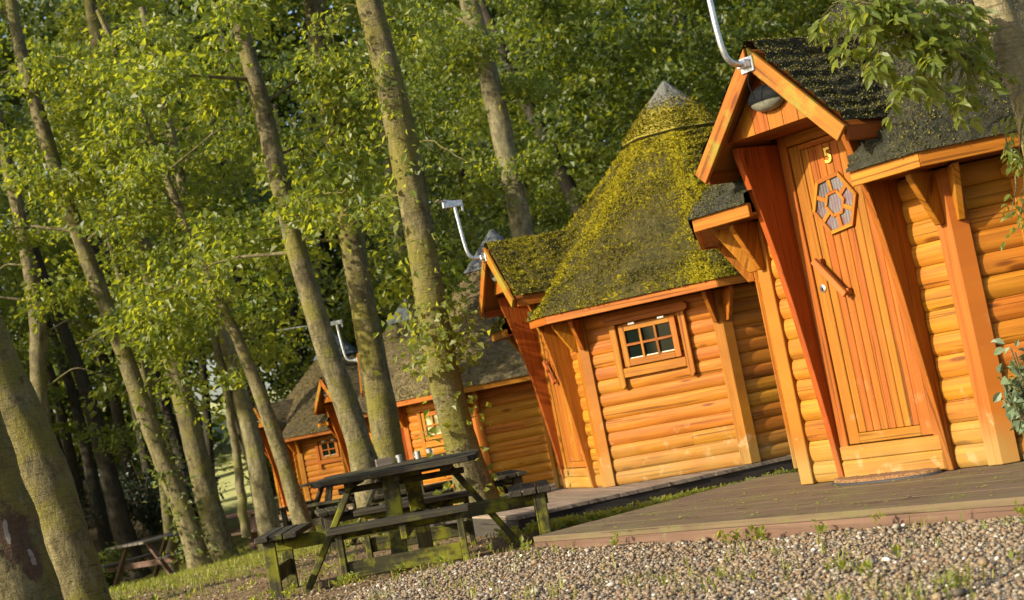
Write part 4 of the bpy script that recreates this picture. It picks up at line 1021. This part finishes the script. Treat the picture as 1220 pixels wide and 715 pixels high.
for (nm, lb, px, wd, yy, bk) in (
    ('tree', 'forked tree at the left edge, behind the kinked tree', [(10, 200), (24, 270), (34, 330), (44, 380), (46, 455), (58, 540), (70, 600)], [15, 16, 18, 20, 20, 21, 22], 27, 'bark'),
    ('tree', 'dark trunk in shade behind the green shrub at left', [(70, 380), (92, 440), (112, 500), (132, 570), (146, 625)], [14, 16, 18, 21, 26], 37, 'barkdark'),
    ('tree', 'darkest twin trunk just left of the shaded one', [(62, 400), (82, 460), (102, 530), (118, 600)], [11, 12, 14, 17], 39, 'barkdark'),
    ('tree', 'thin pale trunk seen between kinked and straight trees', [(160, 390), (174, 450), (186, 520), (196, 600)], [9, 10, 11, 12], 32, 'bark'),
    ('tree', 'leaning trunk half hidden in leaves above the pale double stem', [(180, 150), (215, 240), (240, 310), (262, 380), (276, 440), (290, 500)], [12, 13, 14, 15, 16, 17], 31, 'bark'),
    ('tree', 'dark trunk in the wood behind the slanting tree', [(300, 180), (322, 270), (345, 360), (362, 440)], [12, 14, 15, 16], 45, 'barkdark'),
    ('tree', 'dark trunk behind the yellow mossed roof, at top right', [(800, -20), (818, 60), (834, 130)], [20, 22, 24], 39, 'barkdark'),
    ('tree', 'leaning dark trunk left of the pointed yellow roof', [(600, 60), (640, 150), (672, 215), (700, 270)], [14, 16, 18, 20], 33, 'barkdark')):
    make_tree(nm, lb, px, wd, yy, bk, 40+int(px[0][0])+int(yy), limbs=7, zlo=3.2, zhi=8.5, ext=4, reach=(.8, 2.0), lsize=.085, leafm='leafwood', sides=14, group='trees deeper in the wood')

# ivy and shoots
r, P, Rr = T[8]; ivy_on(r, P, Rr, [(1.45, 2.1, 420, .14), (.0, 1.3, 150, .10), (2.2, 3.8, 110, .09)], .080, 3, m='leafnear')
rng = np.random.RandomState(31)
r, P, Rr = T[2]; ivy_on(r, P, Rr, [(.2, 2.3, 300, .09), (2.3, 4.5, 80, .08)], .085, 4)
r, P, Rr = T[3]; ivy_on(r, P, Rr, [(.0, .25, 90, .12)], .07, 5)
r, P, Rr = T[0]; ivy_on(r, P, Rr, [(.0, .45, 26, .04)], .07, 6)
r, P, Rr = T[1]; ivy_on(r, P, Rr, [(.3, .5, 4, .02)], .07, 7)
r, P, Rr = T[7]; ivy_on(r, P, Rr, [(2.6, 4.4, 60, .12)], .07, 8)
r, P, Rr = T[10]; ivy_on(r, P, Rr, [(2.0, 3.3, 70, .12)], .08, 9)

# bark wound on the leftmost tree: torn brown bark with two strips of bare wood, slightly sunken
r, P, Rr = T[0]; tk = [c for c in r.children if c.name.startswith('trunk')][0]; me = tk.data; nv = len(me.vertices)
co = np.empty(nv*3, np.float32); me.vertices.foreach_get('co', co); co = co.reshape(-1, 3)
q = to_px(co+np.array(r.location))
me.calc_loop_triangles(); nrm_ = np.empty(nv*3, np.float32); me.vertices.foreach_get('normal', nrm_); nrm_ = nrm_.reshape(-1, 3)
facing = np.clip((-nrm_[:, 1]+.2)*4, 0, 1)
def blob(cx, cy, rx, ry, tilt):
    dx, dy = q[:, 0]-cx, q[:, 1]-cy; c, s = math.cos(tilt), math.sin(tilt); return np.clip(1.35-np.hypot((dx*c+dy*s)/rx, (-dx*s+dy*c)/ry), 0, 1)*facing
wound = np.maximum.reduce([blob(14, 640, 20, 42, -.25), blob(36, 664, 15, 36, -.45), blob(22, 632, 20, 22, 0)])
bare = np.maximum(blob(8, 632, 4, 20, -.2), blob(40, 662, 4.5, 13, -.5))
for nm_, a_ in (('wound', wound), ('bare', bare)):
    at_ = me.attributes.new(nm_, 'FLOAT', 'POINT'); at_.data.foreach_set('value', a_.astype(np.float32))
co = co-nrm_*(np.clip(wound*2, 0, 1)*.018)[:, None]; me.vertices.foreach_set('co', co.astype(np.float32).ravel()); me.update()
me.materials.clear(); me.materials.append(M['woundbark'])

# leafy branch of the near tree hanging over the dark roof
r, P, Rr = T[11]; Lc = np.array(r.location); rng = np.random.RandomState(77)
tw = []; LP = []; LD = []; LN = []; LL = []
def twig(p, sag, r0, nleaf, spread, ll):
    q = smooth_path([np.array(a) for a in p], 16); q[2:-1] += rng.normal(0, .006, (13, 3)); tw.append(tube(q-Lc, np.linspace(r0, .0022, 16), 5, 1))
    for _ in range(nleaf):
        f = rng.uniform(.12, 1.0); c = q[min(15, int(f*15))]
        # compound leaf: a drooping stalk with paired leaflets
        az_ = rng.uniform(0, 2*PI); st = np.array([math.cos(az_)*.7, math.sin(az_)*.7, -.35+rng.normal(0, .3)]); st /= np.linalg.norm(st)
        m = rng.randint(2, 4); sl2 = rng.uniform(.05, .12)
        for k in range(m*2+1):
            b = c+st*sl2*min(1, (k//2+1)/m)+[0, 0, -.03*((k//2)/m)]
            side = np.cross(st, [0, 0, 1]); side /= np.linalg.norm(side)+1e-6
            dd = st+side*(0 if k == m*2 else (1.1 if k % 2 else -1.1))+np.array([0, 0, -.55])+rng.normal(0, .2, 3)
            LP.append(b); LD.append(dd); LN.append(rng.normal(0, .45, 3)+[-.55, -.35, .6]); LL.append(ll*rng.uniform(.65, 1.2))
A = lambda a, b, y: np.array(at(a, b, y))
twig([A(1193, 96, 7.45), A(1150, 70, 7.3), A(1110, 45, 7.2), A(1060, 12, 7.15), A(1010, -10, 7.1)], 0, .011, 40, 0, .072)
for s_, m_, e_, nl in (((1150, 70, 7.3), (1140, 105, 7.2), (1128, 150, 7.15), 5), ((1120, 50, 7.2), (1085, 80, 7.1), (1068, 125, 7.05), 14), ((1095, 35, 7.2), (1050, 55, 7.1), (1028, 85, 7.05), 14), ((1075, 20, 7.2), (1030, 30, 7.1), (1010, 60, 7.0), 12),
                       ((1110, 45, 7.2), (1120, 20, 7.3), (1100, -15, 7.3), 22), ((1060, 12, 7.15), (1040, 0, 7.2), (1000, 20, 7.2), 13), ((1150, 70, 7.3), (1155, 40, 7.4), (1140, 0, 7.4), 20), ((1130, 60, 7.25), (1105, 75, 7.2), (1090, 105, 7.1), 8),
                       ((1160, 78, 7.35), (1158, 95, 7.2), (1150, 120, 7.1), 6), ((1040, 5, 7.1), (1000, 0, 7.1), (975, 25, 7.1), 7), ((1085, 28, 7.2), (1070, 5, 7.2), (1040, -20, 7.2), 20)):
    twig([A(*s_), A(*m_), A(*e_)], 0, .006, nl, 0, .075)
# ivy shoots down the trunk by the eaves
for s_, m_, e_, nl in (((1215, 100, 7.4), (1203, 150, 7.25), (1196, 190, 7.2), 10), ((1222, 130, 7.35), (1212, 190, 7.2), (1205, 262, 7.2), 12), ((1225, 170, 7.35), (1218, 230, 7.2), (1212, 275, 7.2), 8)):
    twig([A(*s_), A(*m_), A(*e_)], 0, .005, nl, 0, .048)
V, F = join(tw); np_mesh('branch', V, F, M['bark'], r, smooth=True)
LL = np.array(LL); leaf_object('crown', rng, (np.array(LP)-Lc, np.array(LD), np.array(LN), LL*.92, LL*.42), M['leafnear'], r, fine=True, bias=-.10)

# ------------------------------------------------------------------ shrubs
def shrub(name, label, base, hgt, rad, nst, nleaf, ls, m, seed, fine=False, group=None, bk='bark', ratio=.6, bias=0):
    rng = np.random.RandomState(seed); root = empty(name, base); tag(root, label, 'shrub', group)
    parts = []; LP = []; LD = []; LN = []
    for i in range(nst):
        a = rng.uniform(0, 2*PI); e = rng.uniform(.2, 1.0)*rad; h = hgt*rng.uniform(.55, 1.0)*(1-.35*(e/rad)**2)
        q = smooth_path([np.array([0, 0, -.03]), np.array([math.cos(a)*e*.35, math.sin(a)*e*.35, h*.5]), np.array([math.cos(a)*e, math.sin(a)*e, h])], 10)
        parts.append(tube(q, np.linspace(.012*hgt+.003, .003, 10), 5, i))
        for _ in range(nleaf//nst):
            j = rng.randint(2, 10); o_ = rng.normal(0, 1, 3); o_ /= np.linalg.norm(o_)
            LP.append(q[j]+o_*rng.uniform(.01, .16)*rad); LD.append(o_+[0, 0, -.15]); LN.append(rng.normal(0, .5, 3)+[-.2, -.3, 1])
    V, F = join(parts); np_mesh('stems', V, F, M[bk], root, smooth=True)
    ln = ls*rng.uniform(.6, 1.25, len(LP)); leaf_object('foliage', rng, (np.array(LP), np.array(LD), np.array(LN), ln, ln*ratio), M[m], root, fine=fine, bias=bias)
    return root
b_ = place(C1, 1.42, 2.05, .0)
b_ = at(1246, 556, 7.85); b_.z = -.79
shrub('shrub', 'blue green leafy shrub growing beside the right post of the number 5 cabin', b_, .60, .21, 22, 560, .058, 'leafblue', 8, True, ratio=.62)
for (px, py, yy, h, rd, nl, m, lb, sd) in ((118, 628, 35, 1.0, .75, 1500, 'leafdk', 'rounded light green shrub on the shaded bank at left', 1), (232, 596, 37, 2.6, 1.0, 2600, 'evergreen', 'tall dark evergreen shrub behind the left picnic tables', 2),
                                          (180, 590, 40, 2.2, 1.4, 2600, 'evergreen', 'broad dark evergreen shrub between the two left trunks', 3), (60, 600, 38, 2.2, 1.6, 2800, 'evergreen', 'dark evergreen shrub at the left edge behind the leaning trunks', 4),
                                          (322, 600, 41, 1.8, 1.0, 2000, 'leaf', 'sunlit shrub in the gap behind the pale double stem', 5)):
    p = at(px, py, yy); p.z = gz1(p.x, p.y)
    shrub('shrub', lb, p, h, rd, 26, nl, .11, m, sd, group='shrubs under the trees')

# woodland behind: one leafy mass nobody could count
rng = np.random.RandomState(99)
nC = 6500
cy = rng.uniform(30, 50, nC); cx = rng.uniform(-.40, .40, nC)*cy-.5; hz_ = 1.2+9.5*rng.rand(nC)**.85
lowkeep = rng.rand(nC) < np.clip((hz_-1.2)/3.4, .14, 1)
far_cab = ((cx-C5[0])**2+(cy-C5[1])**2 < 9) | ((cx-C4[0])**2+(cy-C4[1])**2 < 9)
void = vnoise(cx*.42+60, hz_*.50+cy*.16+30, 14)*.65+vnoise(cx*1.0+60, hz_*1.1+cy*.5+30, 15)*.35
glade = (np.abs(cx/cy+.187) < .022) & (hz_ < 4.0)
for Cc in ((C4[0], C4[1], -.3), (C5[0], C5[1], -.4), (C5[0], C5[1], 1.0), (-8.2, 43, -1.0), (-9.0, 48, -.3), (-9.9, 53, .6), (-11.3, 61, 1.4)):
    d_ = np.stack([cx, cy, gz(cx, np.minimum(cy, 44))*.5-.6+hz_], 1)-np.array(Cc); sd_ = SUN_; al = d_ @ sd_
    glade |= (np.linalg.norm(d_-al[:, None]*sd_, axis=1) < 2.4) & (al > 0)
ok = lowkeep & ~far_cab & ~glade & (rng.rand(nC) < np.clip((void-.43)*5.5+.04, .03, 1))
cx, cy, hz_ = cx[ok], cy[ok], hz_[ok]
C = np.stack([cx, cy, gz(cx, np.minimum(cy, 44))*.5-.6+hz_], 1); H = rng.uniform(.40, .85, len(C))
ar = list(leaf_clumps(rng, C, H, H*.16, 95, .155)); ar[4] = ar[3]*rng.uniform(.6, .85, len(ar[3]))
wd = leaf_object('woodland_foliage', rng, ar, M['leafwood'], bias=np.repeat(rng.normal(0, .26, len(C)), 95)); tag(wd, 'dense leafy woodland filling the view behind the cabins and tables', 'woodland', kind='stuff')
nC = 5200  # unseen stand added left of the frame to dapple light on the wood
cy = rng.uniform(21, 50, nC); cx = -.40*cy-.5-rng.rand(nC)*16; hz_ = 1.0+13*rng.rand(nC)
sd_ = np.array([-.88, -.47, 0]); sd_ /= np.hypot(.88, .47); sd_ = SUN_
C = np.stack([cx, cy, gz(cx, np.minimum(cy, 44))*.5-.6+hz_], 1)
keep = rng.rand(nC) < np.clip((vnoise(cx*.35+80, hz_*.35+cy*.3+60, 31)-.40)*5, 0, 1)
for Cc in (C3, C4, C5, (-8.2, 43, 0, -1.3), (-9.0, 48, 0, -.6), (-9.9, 53, 0, .2), (-11.3, 61, 0, 1.0)):      # the cabins and the meadow beyond stay in the sun
    d_ = C-np.array([Cc[0], Cc[1], Cc[3]+1.3]); al = d_ @ sd_; keep &= ~((np.linalg.norm(d_-al[:, None]*sd_, axis=1) < 2.7) & (al > 0))
C = C[keep]; H = rng.uniform(.5, 1.0, len(C))
ar = list(leaf_clumps(rng, C, H, H*.16, 60, .20)); ar[4] = ar[3]*.75
wd = leaf_object('added_side_woodland', rng, ar, M['leafwood']); tag(wd, 'leafy wood continuing beyond the left edge behind the leaning trunks', 'woodland', kind='stuff')
nC = 3400
cy = rng.uniform(50, 60, nC); cx = rng.uniform(-.42, .42, nC)*cy-.5; hz_ = rng.uniform(0, 17, nC)
ok = (~((np.abs(cx/cy+.187) < .021) & (hz_ < 4.4))) & (rng.rand(nC) < np.clip(vnoise(cx*.5+60, hz_*.5+30, 19)*3.2-.3, .15, 1)); cx, cy, hz_ = cx[ok], cy[ok], hz_[ok]; nC = len(cx)
C = np.stack([cx, cy, hz_], 1); H = rng.uniform(.9, 1.7, nC)
ar = list(leaf_clumps(rng, C, H, H*.25, 80, .30)); ar[4] = ar[3]*.8
wd = leaf_object('far_woodland_foliage', rng, ar, M['leafdk'], bias=np.repeat(rng.normal(-.1, .2, nC), 80)); tag(wd, 'shaded far foliage deep in the wood', 'woodland', kind='stuff')
# trunks deep in the shade, each a thing of its own
rng = np.random.RandomState(123)
for i in range(24):
    yy = rng.uniform(39, 50); xx = rng.uniform(-.34, -.02)*yy; zz = gz1(xx, yy)
    q = smooth_path([(0, 0, -.2), (rng.normal(0, .3)-.2, 0, 4), (rng.normal(0, .8)-.5, 0, 10)], 14)
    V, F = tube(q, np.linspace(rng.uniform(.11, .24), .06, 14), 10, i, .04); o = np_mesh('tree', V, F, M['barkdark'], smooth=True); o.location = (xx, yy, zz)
    tag(o, 'dark bare trunk standing deep in the shaded wood', 'tree', 'trunks deep in the shaded wood')

# ------------------------------------------------------------------ picnic tables
def picnic_octagon(loc, rz, label, mats, group='square picnic tables with four benches', seed=1):
    random.seed(seed)
    top, leg = mats
    root = empty('picnic_table', loc, rz); tag(root, label, 'picnic table', group)
    mb = MB(); hw, ch, w = .575, .06, .1025; y = -hw; k = 0
    while y < hw-.03:
        y1 = min(hw, y+w); ext = lambda q: hw-max(0, abs(q)-(hw-ch))
        a, b = y+.004, y1-.004; xa, xb = ext(a), ext(b); dz = random.uniform(-.003, .003); j = random.uniform(-.008, .008)
        mb.prism([(-xa+j, a), (xa+j, a), (xb+j, b), (-xb+j, b)], (0, 0, .705+dz), (1, 0, 0), (0, 1, 0), (0, 0, 1), .040, (1, 0, 0)); y = y1
    mb.build('tabletop', M[top], root, bevel=.005)
    for i in range(4):
        Rm = Matrix.Rotation(i*PI/2, 4, 'Z')
        mb = MB(); mb.T = Rm
        for q in range(3): mb.box(-.47+random.uniform(-.012, .012), .47+random.uniform(-.012, .012), -1.045+q*.102, -1.045+q*.102+.093, .394, .434, (1, 0, 0))
        mb.build('seat', M[top], root, bevel=.006)
        for s_ in (-1, 1):
            mb = MB(); mb.T = Rm; mb.box(s_*.405-.022, s_*.405+.022, -1.0, -.915, -.10, .393, (0, 0, 1)); mb.build('leg', M[leg], root, bevel=.005)
        mb = MB(); mb.T = Rm; mb.box(-.382, .382, -.978, -.94, .09, .20, (1, 0, 0)); mb.build('rail', M[leg], root, bevel=.005)
        mb = MB(); mb.T = Rm; mb.box(-.40, .40, -.90, -.86, .352, .393, (1, 0, 0)); mb.build('seat_batten', M[leg], root, bevel=.004)
        off = .05 if i % 2 else -.05
        mb = MB(); mb.T = Rm; mb.bar((off, -.34, .70), (off, -.84, -.10), .044, .115, (1, 0, 0)); mb.build('splayed_leg', M[leg], root, bevel=.005)
    for i in range(2):
        Rm = Matrix.Rotation(i*PI/2, 4, 'Z')
        mb = MB(); mb.T = Rm; zb = .288 if i == 0 else .289; mb.box(-.006 + (-.055 if i else .010), .038+(-.055 if i else .010), -1.02, 1.02, zb, zb+.100, (0, 1, 0)); mb.build('bearer', M[leg], root, bevel=.005)
        mb = MB(); mb.T = Rm; mb.box(-.05 if i else -.03, .0 if i else .02, -.46, .46, .610 if i else .655, .654 if i else .704, (0, 1, 0)); mb.build('top_batten', M[top], root, bevel=.005)
    for s_ in (-1, 1):
        mb = MB(); mb.box(s_*.34-.035, s_*.34+.035, -.42, .42, .660, .7035, (0, 1, 0)); mb.build('top_batten', M[top], root, bevel=.005)
    return root
def gp(x, y, dz=0.0): return Vector((x, y, gz1(x, y)+dz))
tb = picnic_octagon(gp(-1.05, 11.9, .0), R_(1), 'dark mossy picnic table with four benches in front of the ivy clad trunk', ('table', 'tablegreen'), seed=3)
tb.rotation_euler.y = R_(1.0)
T2_ = gp(-1.30, 16.6); T3_ = gp(-3.25, 26.6)
picnic_octagon(T2_, R_(10), 'dark picnic table with a box and mugs on it, just behind the mossy table', ('table', 'table'), seed=5)
picnic_octagon(T3_, R_(-22), 'dark picnic table in front of the farthest cabin, right of the slim leaning tree', ('table', 'table'), seed=7)
mb = MB(); 
for a in ((-.08, .08, -.05, -.042), (-.08, .08, .042, .05)): mb.box(*a, 0, .075, (1, 0, 0))
for a in ((-.08, -.072, -.041, .041), (.072, .08, -.041, .041)): mb.box(*a, 0, .075, (0, 1, 0))
mb.box(-.071, .071, -.041, .041, .0, .01); mb.box(-.071, .071, -.041, .041, .060, .068)
bx = mb.build('wooden_box', M['tablegrey'], None, bevel=.002); bx.location = T2_+Vector((-.30, .1, .7475)); bx.rotation_euler = (0, 0, .2); tag(bx, 'small pale wooden box on the table behind', 'box')
def mug(loc, m, label, hgt=.082, r=.030):
    prof = [(0, .004), (r, .004), (r, hgt), (r-.004, hgt), (r-.004, .012), (0, .012)]; n = 18; V = []; F = []
    for (q, z) in prof:
        for i in range(n): V.append((max(q, .0005)*math.cos(2*PI*i/n), max(q, .0005)*math.sin(2*PI*i/n), z-.004))
    for j in range(len(prof)-1):
        for i in range(n): F.append((j*n+i, j*n+(i+1) % n, (j+1)*n+(i+1) % n, (j+1)*n+i))
    o = np_mesh('mug', V, F, m, smooth=True); o.data.set_sharp_from_angle(angle=R_(40)); o.location = loc; o.rotation_euler = (0, 0, random.uniform(0, 6)); tag(o, label, 'mug', 'mugs on the table behind')
    V, F = tube([(r-.003, 0, hgt*.78), (r+.018, 0, hgt*.78), (r+.028, 0, hgt*.5), (r+.016, 0, hgt*.22), (r-.003, 0, hgt*.2)], [.004]*5, 6); np_mesh('handle', V, F, m, o, smooth=True)
mug(T2_+Vector((-.14, .12, .7475)), M['mug'], 'grey tin mug standing next to the small wooden box')
mug(T2_+Vector((.05, .15, .7475)), M['mug'], 'grey mug in the middle of the table behind')
mug(T2_+Vector((.17, .20, .7475)), M['mug'], 'tin mug at the right end of the table behind')

def picnic_plain(loc, rz, label, top, leg, seed):
    random.seed(seed); root = empty('picnic_table', loc, rz); tag(root, label, 'picnic table', 'red brown picnic tables at far left')
    mb = MB()
    for q in range(6): mb.box(-.75, .75, -.36+q*.12, -.36+q*.12+.112, .70, .74, (1, 0, 0))
    mb.build('tabletop', M[top], root)
    for s_ in (-1, 1):
        mb = MB()
        for q in range(2): mb.box(-.75, .75, s_*.68-.115+q*.118, s_*.68-.115+q*.118+.11, .41, .45, (1, 0, 0))
        mb.build('seat', M[top], root)
        for e in (-1, 1):
            mb = MB(); mb.bar((e*.5, s_*.22, .70), (e*.5, s_*.72, -.05), .045, .10, (1, 0, 0)); mb.build('leg', M[leg], root)
    for e in (-1, 1):
        mb = MB(); mb.box(e*.5+.0235, e*.5+.066, -.78, .78, .31, .405, (0, 1, 0)); mb.build('bearer', M[leg], root)
    return root
picnic_plain(gp(-5.58, 28.8, -.02), R_(-8), 'red brown picnic table behind the smooth straight trunk', 'tablebrown', 'tablebrown', 1)
picnic_plain(gp(-6.62, 27.6, .02), R_(62), 'grey topped brown picnic table left of the kinked tree', 'tablegrey', 'tablebrown', 2)

# ------------------------------------------------------------------ light
sdir = Vector((-.88, -.47, 0)).normalized(); EL = R_(25)
sv = Vector((sdir.x*math.cos(EL), sdir.y*math.cos(EL), math.sin(EL)))
sl_ = bpy.data.lights.new('sun', 'SUN'); sl_.energy = 4.6; sl_.angle = R_(.9); sl_.color = (1.0, .885, .68)
so = bpy.data.objects.new('sun', sl_); COL.objects.link(so); so.rotation_euler = (-sv).to_track_quat('-Z', 'Y').to_euler()
w = bpy.data.worlds.new('World'); scene.world = w; w.use_nodes = True
nt = w.node_tree; nt.nodes.clear()
sky = nt.nodes.new('ShaderNodeTexSky'); sky.sky_type = 'NISHITA'; sky.sun_disc = False; sky.sun_elevation = EL; sky.sun_rotation = math.atan2(sv.x, sv.y)
sky.air_density = 1.0; sky.dust_density = 2.5; sky.ozone_density = 1.0
bg = nt.nodes.new('ShaderNodeBackground'); bg.inputs[1].default_value = .13
wo = nt.nodes.new('ShaderNodeOutputWorld'); nt.links.new(sky.outputs[0], bg.inputs[0]); nt.links.new(bg.outputs[0], wo.inputs[0])
scene.view_settings.view_transform = 'Standard'; scene.view_settings.look = 'None'
scene.view_settings.exposure = .85; scene.view_settings.gamma = 1.0
scene.render.engine = 'CYCLES'
scene.cycles.max_bounces = 7; scene.cycles.transparent_max_bounces = 4; scene.cycles.diffuse_bounces = 4; scene.cycles.transmission_bounces = 4
scene.cycles.use_denoising = True
